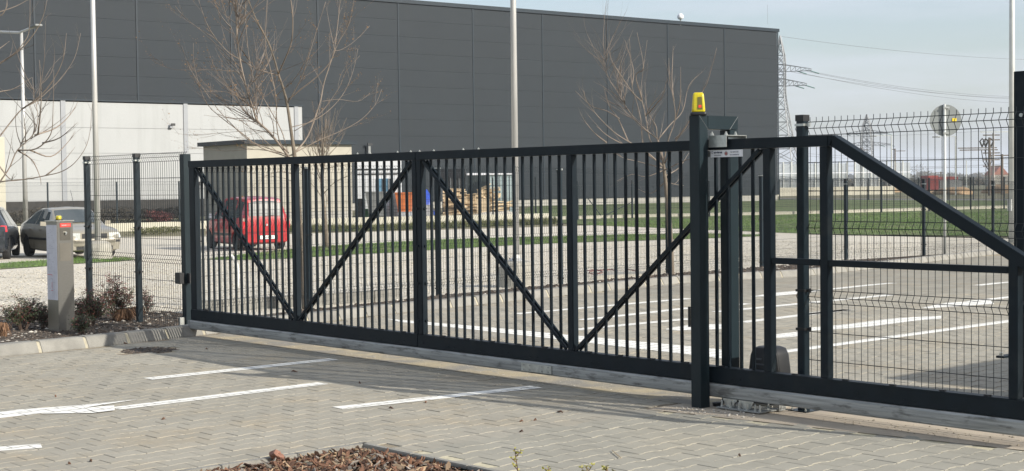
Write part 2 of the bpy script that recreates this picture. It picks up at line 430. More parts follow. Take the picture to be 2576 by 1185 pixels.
def blades(name, polys, n, h, mat, wd=.012, lean=.5):
    m = MB(); rr = random.Random(sum(map(ord, name)))
    P = [ccw(pix(p)) for p in polys]
    A = [abs(sum(q[i - 1][0] * q[i][1] - q[i][0] * q[i - 1][1] for i in range(len(q)))) for q in P]; tot = sum(A)
    for q, a in zip(P, A):
        x0, x1 = min(p[0] for p in q), max(p[0] for p in q); y0, y1 = min(p[1] for p in q), max(p[1] for p in q)
        k = int(n * a / tot); t = 0
        while k > 0 and t < n * 30:
            t += 1; x = rr.uniform(x0, x1); y = rr.uniform(y0, y1)
            if not inpoly(x, y, q): continue
            if noise.noise(V((x * 1.1, y * 1.1, 3))) < -.05 and rr.random() < .75: continue
            k -= 1; a = rr.uniform(0, 2 * pi); hh = h * rr.uniform(.5, 1.3); z = gz(x, y) - .01
            dx, dy = cos(a) * wd * .5, sin(a) * wd * .5; lx = rr.gauss(0, lean * hh); ly = rr.gauss(0, lean * hh)
            m.poly([(x - dx, y - dy, z), (x + dx, y + dy, z), (x + lx, y + ly, z + hh)])
    return m.build(name, mat)
tag(blades('grass', [STRIP1, STRIP2], 32000, .065, mBlade, .012), 'short green grass in narrow strips across the pale gravel yard', 'grass', kind='stuff')
tag(blades('weeds', [STRIP3], 5000, .22, mWeed, .05, .8), 'straggly green and brown weeds along the low cream wall', 'weeds', kind='stuff')
LAWNP = [(1480, 566), (1960, 585), (2100, 589), (2600, 594), (2600, 530), (1958, 541), (1480, 560)]
tag(blades('lawn_grass', [LAWNP], 42000, .07, mBlade, .018), 'green lawn grass around the far corner of the dark hall', 'grass', kind='stuff')

# ------------------------------------------------------------------ paving: dog-bone interlocking pavers
LX, PY = .200, .1475          # pitch along and across a row
bone = [(-.0978, -.077), (-.064, -.077), (-.036, -.061), (.036, -.061), (.064, -.077), (.0978, -.077), (.0978, .077), (.064, .077), (.036, .061), (-.036, .061), (-.064, .077), (-.0978, .077)]

def kerbY(x):
    for (a, b), (c, d) in zip(kxy, kxy[1:]):
        if a <= x <= c: return b + (d - b) * (x - a) / (c - a)
    return kxy[0][1] if x < kxy[0][0] else kxy[-1][1]
def slabX(y): return 7.42 + (7.0 - y) * .14     # outer edge of the concrete runway beside the portal
def paved(x, y):
    if x < -1 or x > 40 or y > kerbY(x) - .06 or y < -6: return False
    if 2.22 < x < 5.23 and 1.5 < y < 7.27: return False
    if 6.80 < y < 7.02 and 5.17 < x < 7.5: return False
    if y < 6.95 and slabX(y) - .09 < x < 8.42: return False
    if (x - 6.78) ** 2 + (y - 12.95) ** 2 < .31 ** 2: return False
    return True
zone('paving', [(-1, -6), (40, -6)] + [(x, y) for x, y in [(40, kerbY(40))] + [p for p in kxy[::-1] if -1 < p[0] < 40] + [(-1, kerbY(-1))]], 0, mSand)
paving = [o for o in COL.objects if o.name == 'paving'][0]
mSandL = M('pale_joint_sand', (.46, .42, .30), .95, var=.15, vs=30)
zone('joint_sand', [(-1, -6), (8.0, -6), (8.0, 6.79), (5.2, 6.79), (5.2, -.5), (2.2, -.5), (2.2, 6.79), (-1, 6.79)], .001, mSandL)
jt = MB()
cells = []
for j in range(-42, 170):
    y = j * PY
    for i in range(-6, 202):
        x = i * LX + (LX / 2 if j % 2 else 0)
        if not paved(x, y): continue
        P = V((x, y, gz(x, y))); u, v = proj(P); d = dist(x, y)
        if d > 34 or d < 1: continue
        if not (-320 < u < 2900 and 560 < v < 1500): continue
        cells.append((d, x, y, -20 < u < 2595 and v < 1195))
cells.sort()
fieldA, fieldB = MB(), MB(); cnt = 0
def dusty(x, y): return y > 6.95 or x > 8.3
pmesh = {}
for k in range(2):
    mm_ = MB(); n = len(bone); s_ = .985
    top = [(x * s_, y * s_, .0) for x, y in bone]; low = [(x, y, -.004) for x, y in bone]; bot = [(x, y, -.02) for x, y in bone]
    mm_.v = bot + low + top; mm_.f = [tuple(range(2 * n, 3 * n))]
    for q in range(2):
        for i in range(n):
            jn = (i + 1) % n; mm_.f.append((q * n + i, q * n + jn, (q + 1) * n + jn, (q + 1) * n + i))
    pmesh[k] = mm_.mesh('paver', [mPav, mPav2][k])
rp_ = random.Random(3)
for d, x, y, inv in cells:
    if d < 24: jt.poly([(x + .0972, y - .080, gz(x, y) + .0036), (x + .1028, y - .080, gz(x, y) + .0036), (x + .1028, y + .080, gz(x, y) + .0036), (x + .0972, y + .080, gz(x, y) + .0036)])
    du = dusty(x, y); dz = .005 + rp_.uniform(-.0015, .0015)
    if inv and cnt < 300:
        o = put('paver', pmesh[1 if du else 0], paving, (x, y, gz(x, y) + dz)); o.rotation_euler = (rp_.gauss(0, .003), rp_.gauss(0, .003), rp_.gauss(0, .006)); cnt += 1
        continue
    m = fieldB if du else fieldA
    tx, ty = rp_.gauss(0, .004), rp_.gauss(0, .004); b = len(m.v); n = len(bone)
    z0 = gz(x, y) + dz
    if d < 20:
        m.v += [(x + px, y + py, z0 - .016) for px, py in bone] + [(x + px * .985, y + py * .985, z0 + px * tx + py * ty) for px, py in bone]
        m.f.append(tuple(b + n + i for i in range(n)))
        for i in range(n):
            jn = (i + 1) % n; m.f.append((b + i, b + jn, b + n + jn, b + n + i))
    else:
        m.v += [(x + px, y + py, gz(x + px, y + py) + dz) for px, py in bone]; m.f.append(tuple(b + i for i in range(n)))
jt.build('joint_shade_strip', M('joint_shade_dirt', (.20, .182, .145), .95, var=.3, vs=6), paving)['kind'] = 'stuff'  # thin dark strips give the straight joints their shade and dirt as colour
for m, mt in ((fieldA, mPav), (fieldB, mPav2)):
    o = m.build('paver_field', mt, paving); o['kind'] = 'stuff'
# straight border course between the two lots
ROWB = MB().box(-.048, .048, -.098, .098, -.02, .0).mesh('border_stone', mPav2)
x = 5.225
while x < 7.36:
    put('border_stone', ROWB, paving, (x, 6.91, .0045 + R.uniform(-.001, .001))); x += .1005
# concrete runway under the gate portal
yy = [6.95, 6.0, 5.0, 4.0, 2.0]
zone('concrete_runway', [(slabX(y) - .065, y) for y in yy] + [(8.4, 2.0), (8.4, 6.95)], .006, mSlab)
sd = MB()
# sand and grit swept along the gate line
tag(zone('sand_drift', [(7.72, 6.8), (8.5, 6.8), (8.6, 13.6), (7.78, 13.75), (7.78, 10)], .0065, layered(M('blown_sand', (.40, .34, .23), .95, var=.12, vs=9, bump=.5, bs=120), (.25, .235, .205), 2.2, .42, .60), kind='structure'))

def pebbles(name, n, poly, rmin, rmax, mat, flat=.6, base=0., cond=None, seed=5):
    rr = random.Random(seed); m = MB(); x0, x1 = min(p[0] for p in poly), max(p[0] for p in poly); y0, y1 = min(p[1] for p in poly), max(p[1] for p in poly)
    k = 0; t = 0
    while k < n and t < n * 40:
        t += 1; x = rr.uniform(x0, x1); y = rr.uniform(y0, y1)
        if not inpoly(x, y, poly) or (cond and not cond(x, y, rr)): continue
        k += 1; r = rmin + (rmax - rmin) * rr.random() ** 2; z = gz(x, y) + base; b = len(m.v); a0 = rr.uniform(0, 6)
        q = [r * rr.uniform(.7, 1.3) for _ in range(4)]
        for i in range(4): m.v.append((x + q[i] * cos(a0 + i * pi / 2), y + q[i] * sin(a0 + i * pi / 2), z + r * flat * .3))
        m.v.append((x + rr.uniform(-.3, .3) * r, y + rr.uniform(-.3, .3) * r, z + r * flat * rr.uniform(.8, 1.4))); m.v.append((x, y, z - r * .3))
        for i in range(4): j = (i + 1) % 4; m.f += [(b + i, b + j, b + 4), (b + j, b + i, b + 5)]
    return m.build(name, mat)
tag(pebbles('grit', 1500, [(7.6, 6.8), (8.5, 6.8), (8.5, 13.6), (7.75, 13.7)], .002, .009, mPebble, base=.006, seed=2), 'fine loose grit and sand along the line under the gate', 'grit', kind='stuff')
tag(pebbles('grit', 230, [(7.75, 5.9), (8.0, 5.9), (8.15, 4.2), (7.95, 3.6), (7.75, 4.6)], .002, .009, M('dull_pebble', (.33, .29, .22), .9, island=.4), base=.007, seed=3), 'spilled gravel and small stones under the gate tail', 'grit', kind='stuff')
tag(pebbles('grit', 160, [(7.42, 6.9), (7.6, 6.9), (7.75, 6.5), (7.6, 6.1), (7.42, 6.5)], .003, .014, mPebble, base=.007, seed=4), 'loose concrete crumbs around the foot of the front portal post', 'grit', kind='stuff')
def sand_patchy(x, y, rr): return noise.noise(V((x * .8, y * .8, 1))) > .02  # random noise patches where the sand grains gather
tag(pebbles('loose_sand', 6000, [(4.2, 7.1), (7.6, 7.1), (7.6, 13), (3, 13.2), (3, 7.4)], .001, .0035, M('sand_grain', (.40, .33, .2), .95, island=.4), base=.005, cond=sand_patchy, seed=6), 'loose yellow sand grains scattered over the pavers', 'sand', kind='stuff')

# painted lines follow each paver
cellgrid = [(x, y) for d, x, y, i in cells]
def painted(polys, label=None):
    m = MB()
    for ip, poly in enumerate(polys):
        P = ccw(poly); x0, x1 = min(p[0] for p in P), max(p[0] for p in P); y0, y1 = min(p[1] for p in P), max(p[1] for p in P)
        j0 = int(floor((y0 - .1) / PY)); j1 = int(floor((y1 + .1) / PY)) + 1
        for j in range(j0, j1 + 1):
            i0 = int(floor((x0 - .2) / LX)) - 1; i1 = int(floor((x1 + .2) / LX)) + 1
            for i in range(i0, i1 + 1):
                cx = i * LX + (LX / 2 if j % 2 else 0); cy = j * PY
                sub = [(cx + px * .985, cy + py * .985) for px, py in bone]
                c = clip(sub, P) if convex(P) else clip4(sub, P)
                for q in (c if c and isinstance(c[0], list) else [c]):
                    if len(q) > 2: m.poly([(a, b, gz(a, b) + .0075 + ip * .0012) for a, b in q])
    return m.build('road_marking', mPaint)
def convex(P):
    n = len(P); return all((P[(i + 1) % n][0] - P[i][0]) * (P[(i + 2) % n][1] - P[(i + 1) % n][1]) - (P[(i + 1) % n][1] - P[i][1]) * (P[(i + 2) % n][0] - P[(i + 1) % n][0]) > -1e-9 for i in range(n))
def clip4(sub, P):
    """non-convex paint shapes: clip against a fan of triangles"""
    bm = bmesh.new(); bm.faces.new([bm.verts.new((x, y, 0)) for x, y in P]); bmesh.ops.triangulate(bm, faces=bm.faces); o = []
    for f in bm.faces:
        t = ccw([(v.co.x, v.co.y) for v in f.verts]); q = clip(sub, t)
        if len(q) > 2: o.append(q)
    bm.free(); return o
def stripe(a, b, wd=.15):
    A = G(*a); B = G(*b); d = V((B.x - A.x, B.y - A.y)).normalized(); n = V((-d.y, d.x)) * wd / 2
    return [(A.x + n.x, A.y + n.y), (B.x + n.x, B.y + n.y), (B.x - n.x, B.y - n.y), (A.x - n.x, A.y - n.y)]
marks = [
    [stripe((372, 955), (840, 905))], [stripe((848, 1029), (1350, 975))], [stripe((-60, 1136), (104, 1124))],
    [stripe((289, 1030), (812, 966)), pix([(-60, 1048), (28, 1035), (90, 1044), (-60, 1062)]), pix([(28, 1035), (205, 1022), (212, 1029), (240, 1042), (90, 1044)]), pix([(205, 1022), (347, 1008), (212, 1029)]), pix([(212, 1029), (287, 1024), (289, 1036), (240, 1042)])],
    [pix([(970, 803), (1200, 822), (1736, 873), (1817, 881), (1817, 904), (1736, 894), (1200, 832), (1010, 812)])],
    [stripe((1900, 896), (2620, 798), .15)],
    [stripe((1298, 791), (1735, 752), .15)], [stripe((1464, 806), (1735, 776), .15)], [stripe((1446, 831), (1735, 803), .15)],
    [pix([(1672, 830), (1697, 824), (1735, 819), (1830, 816), (1830, 829), (1704, 833)])], [stripe((1866, 812), (2136, 780), .15)],
    [pix([(1885, 748), (1945, 738), (2004, 733), (2055, 731), (2004, 741), (1945, 746)])], [pix([(1947, 843), (2015, 835), (2015, 847), (1947, 853)])],
    [stripe((2027, 735), (2246, 713), .15)], [stripe((1800, 786), (2238, 743), .15)], [stripe((2015, 793), (2131, 780), .15)],
    [stripe((2457, 719), (2640, 702), .15)], [stripe((2440, 760), (2640, 737), .15)],
    [pix([(2316, 776), (2380, 763), (2491, 757), (2500, 766), (2402, 772), (2339, 777)])],
    [pix([(2025, 827), (2131, 817), (2199, 808), (2261, 801), (2367, 796), (2367, 803), (2308, 808), (2199, 822), (2137, 827), (2025, 835)])],
    [stripe((1830, 770), (1880, 765), .15)]]
for i, mk in enumerate(marks):
    o = painted(mk); o['kind'] = 'structure'
# manhole
mh = thing('manhole_cover', 'round iron manhole cover clogged with dark debris in the paving', 'manhole', (6.78, 12.95, 0))
MB().lathe((6.78, 12.95, -.02), [(.31, 0), (.31, .012), (.27, .012), (.27, .006)], 28).build('frame', mIron, mh)
mg = MB()
for k in range(9):
    yk = -.24 + k * .06; hw = sqrt(max(.004, .26 ** 2 - yk ** 2)); mg.box(6.78 - hw, 6.78 + hw, 12.95 + yk - .018, 12.95 + yk + .018, -.02, .004)
mg.build('grate', mIron, mh)
tag(pebbles('debris', 700, [(6.78 + .27 * cos(a / 8 * pi), 12.95 + .27 * sin(a / 8 * pi)) for a in range(16)], .006, .02, mChipS, base=.0, seed=8), 'dark rotting debris lying in the manhole grate', 'debris', kind='stuff')

# ------------------------------------------------------------------ kerb
kerb = thing('kerb', None, None); kerb['kind'] = 'structure'
ks = densify([V((p.x, p.y, 0)) for p in kl], 1000)
def kerb_line(pts, step=.5, wtop=.14, h=.11):
    """walk the polyline in steps and set one stone with a sloped front per step, mortar between"""
    cum = [0]
    for a, b in zip(pts, pts[1:]): cum.append(cum[-1] + (b - a).length)
    def at(s):
        for i in range(len(pts) - 1):
            if s <= cum[i + 1]: return pts[i] + (pts[i + 1] - pts[i]) * ((s - cum[i]) / (cum[i + 1] - cum[i]))
        return pts[-1]
    s = 0; i = 0
    while s + step < cum[-1]:
        for s0, s1, mt, nm, sh in ((s, s + step - .03, mKerb, 'kerb_stone', 0), (s + step - .03, s + step, mMort, 'mortar_joint', .006)):
            a, b = at(s0), at(s1); d = (b - a).normalized(); n = V((-d.y, d.x, 0))
            m = MB(); ring = []
            for p in (a, b):
                z = gz(p.x, p.y)
                for off, zz in ((sh, -.03), (sh, .01), (.045 + sh, h - .012 - sh), (.06 + sh, h - sh), (wtop + .045, h - sh), (wtop + .06, -.03)):
                    q = p + n * off; ring.append((q.x, q.y, z + zz + (R.uniform(-.002, .002) if zz > .05 else 0)))
            m.v = ring; k = 6
            m.f = [(j, (j + 1) % k, k + (j + 1) % k, k + j) for j in range(k)] + [tuple(range(k))[::-1], tuple(range(k, 2 * k))]
            m.build(nm, mt, kerb, fix=True, bevel=.006 if nm == 'kerb_stone' and s < 14 else 0)
        s += step
kerb_line([V((p.x, p.y, 0)) for p in kl], .5)

# planting strip behind the kerb
def offs(xy, o): return [(x - .12 * o, y + o) for x, y in xy]
bed_front = [(x - .02, y + .17) for x, y in kxy]
bedL = [p for p in bed_front if p[0] < 8.2]; 
bedback = pix([(-150, 822), (0, 806), (200, 797), (420, 793), (460, 800)])
zone('soil_bed', bedL + bedback[::-1], .05, mSoil)
fm = pix([(600, 808), (700, 795), (850, 779), (1103, 750), (1410, 722), (1690, 693), (1915, 676), (2130, 659), (2323, 649), (2480, 636), (2640, 618)])
bedR = [(x, y + .16) for x, y in kxy if x > 8.6]
zone('soil_bed', bedR + fm[::-1], .04, mSoil)
polyL = bedL + bedback[::-1]; polyR = bedR + fm[::-1]
tag(pebbles('soil_crumbs', 5000, polyL, .006, .028, mChipS, base=.05, seed=11), 'dark soil crumbs and rotted mulch in the bed by the intercom column', 'mulch', kind='stuff')
tag(pebbles('soil_crumbs', 6000, polyR, .008, .035, mChipS, base=.04, seed=12), 'dark mulch and soil in the narrow bed behind the gate', 'mulch', kind='stuff')
tag(pebbles('white_stones', 420, polyL, .008, .03, mPebble, base=.052, seed=13), 'pale stones scattered in the dark bed by the intercom column', 'stones', kind='stuff')
tag(pebbles('white_stones', 260, polyR, .01, .04, mPebble, base=.045, seed=14), 'pale stones scattered in the narrow bed behind the gate', 'stones', kind='stuff')
yard_near = pix([(-100, 800), (460, 792), (1100, 740), (1735, 690), (2400, 640), (2500, 610), (1735, 603), (900, 645), (300, 662), (-100, 690)])
tag(pebbles('crushed_stone', 42000, yard_near, .006, .021, M('stone_bits', (.47, .435, .36), .95, var=.2, vs=9, island=.45), base=-.010, seed=15), 'coarse pale crushed stone of the yard behind the fences', 'gravel', kind='stuff')
# concrete edging behind the tree bed
eg = thing('concrete_edging', 'low grey concrete edging behind the gate, by the foot of the tree', 'edging', G(800, 770))
ep = [G(*p) for p in ((465, 786), (560, 782), (690, 773), (820, 765), (943, 757), (1010, 751))]
for a, b in zip(densify(ep, 1.0), densify(ep, 1.0)[1:]):
    d = (b - a); n = V((-d.y, d.x, 0)).normalized()
    MB().obox(a + V((0, 0, -.03)), d * .985, n * .10, (0, 0, .17)).build('edging_block', mKerb, eg, bevel=.006)

# ------------------------------------------------------------------ front mulch bed
zone('mulch_bed', [(2.34, 1.64), (5.13, 1.64), (5.13, 7.16), (2.34, 7.16)], -.02, mSoil)
be = MB()
ke2 = thing('bed_edging', 'thin dark concrete edging around the bark mulch bed in the foreground', 'edging', (5.1, 7.2, 0))
y = 1.7
while y < 7.15:
    MB().box(5.13, 5.17, y, min(y + .495, 7.21), -.05, .022).build('edging_stone', mKerb, ke2, bevel=.004); y += .5
x = 5.17
while x > 2.4:
    MB().box(x - .495, x, 7.16, 7.21, -.05, .022).build('edging_stone', mKerb, ke2, bevel=.004); x -= .5
def chips(name, n, seed, mat, lbl, lmin=.022, lmax=.10):
    rr = random.Random(seed); m = MB()
    for _ in range(n):
        x = rr.uniform(3.0, 5.12); y = rr.uniform(4.6, 7.15); 
        l = rr.uniform(lmin, lmax); wd = l * rr.uniform(.12, .38); t = rr.uniform(.003, .008)
        z = -.014 + .028 * min(1, (5.16 - x) * 7, (7.20 - y) * 7) * rr.uniform(.1, 1.1)
        a = rr.uniform(0, 6.3); ti = rr.gauss(0, .45)
        mt = Matrix.Translation((x, y, z)) @ Matrix.Rotation(a, 4, 'Z') @ Matrix.Rotation(ti, 4, 'Y') @ Matrix.Rotation(rr.gauss(0, .4), 4, 'X')
        b = len(m.v); c = rr.uniform(-.25, .25) * l
        pts = [(-l / 2, 0, 0), (-l * .3, -wd / 2, c * .3), (l * .35, -wd * .45, c * .3), (l / 2, wd * .1, 0), (l * .2, wd / 2, c * .3), (-l * .35, wd * .4, c * .3)]
        m.v += [tuple(mt @ V(p)) for p in pts] + [tuple(mt @ V((p[0], p[1], p[2] + t))) for p in pts]
        m.f.append(tuple(b + 6 + i for i in range(6))); m.f.append(tuple(b + 5 - i for i in range(6)))
        for i in range(6): j = (i + 1) % 6; m.f.append((b + i, b + j, b + 6 + j, b + 6 + i))
    return tag(m.build(name, mat), lbl, 'bark mulch', kind='stuff')
chips('bark_mulch', 5200, 21, mBark, 'red brown bark chips heaped in the foreground bed')
chips('bark_mulch', 900, 23, M('grey_bark', (.20, .175, .15), .9, var=.2, vs=30, island=.4), 'weathered grey bark bits mixed through the foreground mulch')
chips('bark_mulch', 1500, 22, mBark2, 'paler broken bark pieces mixed through the foreground mulch')
rk = bmesh.new(); bmesh.ops.create_icosphere(rk, subdivisions=3, radius=.038)
for v in rk.verts: v.co *= 1 + .7 * noise.noise(v.co * 30) ; v.co.z *= .75
me = bpy.data.meshes.new('rock'); rk.to_mesh(me); rk.free(); me.materials.append(mRock)
tag(put('rock', me, None, G(690, 1160) + V((0, -.03, .04))), 'reddish lump of rock at the edge of the bark mulch', 'rock')
# bits of bark lying about on the paving
bits = [(140, 1000, .02), (228, 1163, .05), (410, 1057, .03), (742, 937, .08), (985, 1030, .05), (1070, 1015, .04), (1407, 1039, .1), (1310, 1063, .03), (1345, 1060, .03), (1310, 1089, .03), (254, 871, .07), (169, 880, .07), (22, 894, .05), (316, 866, .05), (520, 880, .03), (1945, 1012, .02), (1860, 1150, .02), (175, 1170, .02), (905, 966, .02)]
SCR = ['tiny dark scrap above the white arrow, near the left edge', 'reddish bark scrap near the bottom left corner, right one of two', 'small bark scrap below the long white arrow line', 'thin bark sliver in the gate shadow between the two upper white lines', 'flat bark scrap below the near part of the right-hand white line', 'oval bark scrap just below the middle of the right-hand white line',
 'longest thin bark strip, on the sandy paving beyond the right-hand white line', 'bark scrap left of a close pair, below the longest bark strip', 'bark scrap right of a close pair, below the longest bark strip', 'lowest bark scrap in the sandy patch, below the close pair', 'bark sliver lying against the kerb left of the manhole', 'long bark sliver on the paving at the kerb below the intercom column', 'bark piece at the kerb by the left edge', 'bark piece at the foot of the kerb just above the manhole',
 'dark speck right of the manhole', 'dark crumb on the concrete right of the motor', 'dark speck on the clean pavers at the lower right', 'smaller bark scrap near the bottom left corner, left one of two', 'small scrap between the middle and the right-hand white lines']
for i, (px, py, l) in enumerate(bits):
    P = G(px, py); l = max(l, .02); a = R.uniform(0, 6)
    m = MB(); pts = [P + V((cos(a), sin(a), 0)) * l * (t - .5) + V((0, 0, .008 + .008 * sin(t * 5))) for t in (0, .3, .6, 1)]
    m.tube(pts, [.002, .007, .006, .002], 5)
    tag(m.build('bark_scrap', mBark), SCR[i], 'bark scrap', 'bark scraps blown onto the paving')
stk = [G(1785 * .6287 * 0 + 1615, 1140), G(1640, 1152)]
tag(MB().tube([V(G(1562, 1157)) + V((0, 0, .012)), V(G(1551, 1148)) + V((0, 0, .012)), V(G(1540, 1138)) + V((0, 0, .012))], .003, 5).build('straw', mWood), 'thin pale stalk lying on the clean pavers at the bottom', 'stalk')

# ------------------------------------------------------------------ sliding gate
XG = 7.77; XB = XG + .07
gate = thing('sliding_gate', 'dark green steel sliding gate with vertical bars and sloping tail, on a galvanised runner', 'gate', (XG + .03, 9.2, 0))
def gb(nm, x0, x1, y0, y1, z0, z1, mat=mGate, bev=.003): return MB().box(x0, x1, y0, y1, z0, z1).build(nm, mat, gate, bevel=bev)
gb('top_rail', XG, XG + .07, 10.02, 13.91, 1.775, 1.845)
gb('top_rail', XG, XG + .07, 5.735, 10.016, 1.775, 1.845)
gb('bottom_beam', XG - .004, XG + .076, 10.02, 13.905, .172, .283)
gb('bottom_beam', XG - .004, XG + .076, 4.33, 10.016, .172, .283)
# runner: rounded C profile
prof = [(-.010, .076), (-.016, .085), (-.018, .12), (-.016, .155), (-.008, .168), (.078, .168), (.088, .155), (.09, .12), (.088, .085), (.08, .076)]
m = MB(); n = len(prof)
for y in (4.33, 13.93): m.v += [(XG + px, y, pz) for px, pz in prof]
m.f = [(i, (i + 1) % n, n + (i + 1) % n, n + i) for i in range(n)] + [tuple(range(n)), tuple(range(n, 2 * n))[::-1]]
run = m.build('runner_track', mGalv, gate, fix=True)
sp = MB().box(XG - .026, XG - .0185, 8.315, 8.665, .088, .152).build('splice_plate', mZinc, gate, bevel=.002)
for yb in (8.35, 8.42, 8.56, 8.63):
    for zb in (.102, .138): MB().lathe((XG - .0275, yb, zb), [(.006, -.002), (.006, .002)], 8, 'X').build('screw', mGalv, sp)
stiles = [(13.80, 13.905), (11.90, 11.96), (10.02, 10.08), (9.955, 10.015), (8.10, 8.16), (6.205, 6.265), (5.745, 5.805), (4.42, 4.48)]
for i, (a, b) in enumerate(stiles):
    ztop = 1.774 if i < 7 else 1.10
    gb('stile', XG + .005, XG + .065, a, b, .284, ztop)
for zb in (1.36, 1.04, .72, .40): MB().lathe((XG + .045, 9.948, zb), [(.001, -.006), (.013, -.006), (.013, .006), (.006, .006)], 6, 'Y').build('flange_bolt', mGate, gate)
for zb in (1.36, 1.04, .72, .40): MB().lathe((XG - .001, 10.0, zb), [(.011, -.006), (.011, .005)], 6, 'X').build('flange_bolt', mGate, gate)
# tail
gb('top_rail_cut', XG, XG + .07, 5.700, 5.733, 1.775, 1.845).name = 'top_rail'
p0 = V((XG + .035, 5.71, 1.812)); p1 = V((XG + .035, 4.40, 1.082)); d = (p1 - p0).normalized(); nrm = V((0, -d.z, d.y)) if False else V((0, d.z, -d.y))
if nrm.z < 0: nrm = -nrm
slope_end = p0 + d * 1.56
MB().obox(p0 - nrm * .035 - V((.035, 0, 0)), (slope_end - p0), (.07, 0, 0), nrm * .07).build('sloping_rail', mGate, gate, bevel=.003, fix=True)
gb('mid_rail', XG + .01, XG + .06, 5.81, 6.20, 1.008, 1.048); gb('mid_rail', XG + .01, XG + .06, 4.485, 5.742, 1.006, 1.046)
# bars
barm = MB().box(-.010, .010, -.010, .010, 0, 1.489).build('bar', mGate, gate, bevel=.002)
bars = []
for a, b, k in ((13.80, 11.96, 16), (11.90, 10.08, 16), (9.955, 8.16, 16), (8.10, 6.265, 16)):
    for i in range(k):
        bars.append(a - (a - b) * (i + 1) / (k + 1))
for i, y in enumerate(bars):
    o = barm if i == 0 else barm.copy()
    if i: COL.objects.link(o)
    o.location = (XG + .035, y, .285)
pl = MB()
for i, y in enumerate(bars):
    if i % 3 == 1: pl.box(XG + .01, XG + .03, y + .035, y + .075, .284, .292)
for y in (6.0, 5.6, 5.25, 4.9, 4.6): pl.box(XG + .01, XG + .03, y, y + .04, .284, .292)
pl.build('drain_plug', mBlack, gate)['kind'] = 'stuff'
rv = MB(); y = 13.6
while y > 4.5:
    for q in (0, .075): rv.lathe((XG - .006, y + q, .205 + (.0 if int(y * 10) % 2 else .008)), [(.005, -.002), (.005, .002)], 6, 'X')
    y -= .34
rv.build('rivet', mGate, gate)['kind'] = 'stuff'
# diagonal braces: one flat on each face of the bars
def brace(yt, yb, zt=1.765, zb=.292):
    for x in (XG + .015, XG + .055):
        MB().bar((x, yt, zt), (x, yb, zb), .026, .018, V((1, 0, 0))).build('diagonal_brace', mGate, gate, bevel=.0015, fix=True)
brace(13.78, 11.985); brace(10.10, 11.88); brace(9.93, 8.185); brace(6.30, 8.08)
# small bolts standing on the rail
for bx in (1430, 1481, 1590, 1643, 1678, 1735, 1853, 1914):
    P = AX(bx * .6287, 385, XG + .05); MB().lathe((XG + .05, P.y, 1.845), [(.009, 0), (.009, .008), (.004, .009), (.004, .016)], 6).build('rail_bolt', mZinc, gate)
MB().box(XG + .005, XG + .05, 13.58, 13.62, .284, .30).build('stop_block', mBlack, gate)
MB().box(XG - .024, XG - .0, 13.915, 13.935, .08, .17).build('end_cap', mGalv, gate)
# gate name plate hung under the rail
sg = tag(MB().box(XG - .008, XG - .005, 6.425, 6.705, 1.725, 1.772).build('name_plate', mWhite, None, bevel=.0008), 'small white maker plate hanging under the rail beside the front post', 'sign')
sg.name = 'maker_plate'
mt_ = thing('maker_plate', 'small white maker plate with blue-grey lettering hanging below the rail by the front post', 'sign', (XG, 6.56, 1.75))
bpy.data.objects.remove(sg)
MB().box(XG - .008, XG - .005, 6.425, 6.705, 1.724, 1.772).build('plate', mWhite, mt_)
MB().box(XG - .012, XG - .009, 6.705, 6.728, 1.728, 1.768).build('bracket', mZinc, mt_)
tx = dict(xdir=(0, -1, 0), zdir=(0, 0, 1))
mNavy = M('navy_print', (.03, .04, .08), .6)
text('steelvent', .020, mNavy, mt_, (XG - .0095, 6.675, 1.750), bold=.0006, **tx)
text('kerítésrendszerek', .0085, mNavy, mt_, (XG - .0095, 6.673, 1.735), **tx)
mS = MB(); cy, cz = 6.690, 1.757
for sgn in (1, -1):
    q = [V((XG - .0095, cy - sgn * .0075 * cos(t), cz + sgn * (.003 + .0035 * sin(t)))) for t in (-.6, .2, .9, 1.7, 2.6)]; mS.tube(q, .0013, 4)
mS.build('logo', mNavy, mt_)
MB().lathe((XG - .0092, 6.567, 1.748), [(.0155, -.0008), (.0155, .0004)], 16, 'X').build('crest', M('crest_grey', (.35, .3, .3), .6), mt_)
MB().lathe((XG - .0100, 6.567, 1.747), [(.009, -.0004), (.009, .0004)], 12, 'X').build('crest_centre', M('crest_red', (.30, .08, .08), .6), mt_)
text('Tel: 46/411-356', .011, mNavy, mt_, (XG - .0095, 6.531, 1.753), **tx)
text('www.steelvent.hu', .011, mNavy, mt_, (XG - .0095, 6.534, 1.735), **tx)

# ------------------------------------------------------------------ portal
por = thing('gate_portal', 'dark green steel portal frame of two posts straddling the sliding gate', 'gate portal', (7.69, 6.75, 0))
PX0, PX1, PQ0, PQ1 = 7.645, 7.735, 6.705, 6.797
mW = mPost
MB().box(PX0, PX1, PQ0, PQ1, -.02, 2.011).build('front_post', mPost, por, bevel=.003)
MB().box(7.965, 8.055, PQ0, PQ1, 0, 1.915).build('back_post', mPost, por, bevel=.003)
tb = MB()   # mitred top beam incl. corners
tb.v = [(PX0, PQ0, 1.917), (PX1, PQ0, 1.917), (7.965, PQ0, 1.917), (8.055, PQ0, 1.917), (8.055, PQ0, 2.011), (PX0, PQ0, 2.011)]
MB().box(PX1 + .0005, 8.055, PQ0 + .0004, PQ1 - .0004, 1.9175, 2.0106).build('top_beam', mPost, por, bevel=.003)
we = MB(); we.tube([(PX0 + .003, PQ0, 2.008), (PX1, PQ0, 1.918)], .0011, 5); we.tube([(8.052, PQ0, 2.008), (7.965, PQ0, 1.918)], .0016, 5)
we.build('weld_seam', mGreyS, por)
MB().box(PX0 - .012, PX0 + .0, 6.795, 6.81, .56, .70).build('rubber_stop', mBlack, por)
MB().lathe((7.80, 6.69, .02), [(.035, -.01), (.04, .012), (.02, .016)], 12).build('cable_gland', mBlack, por)
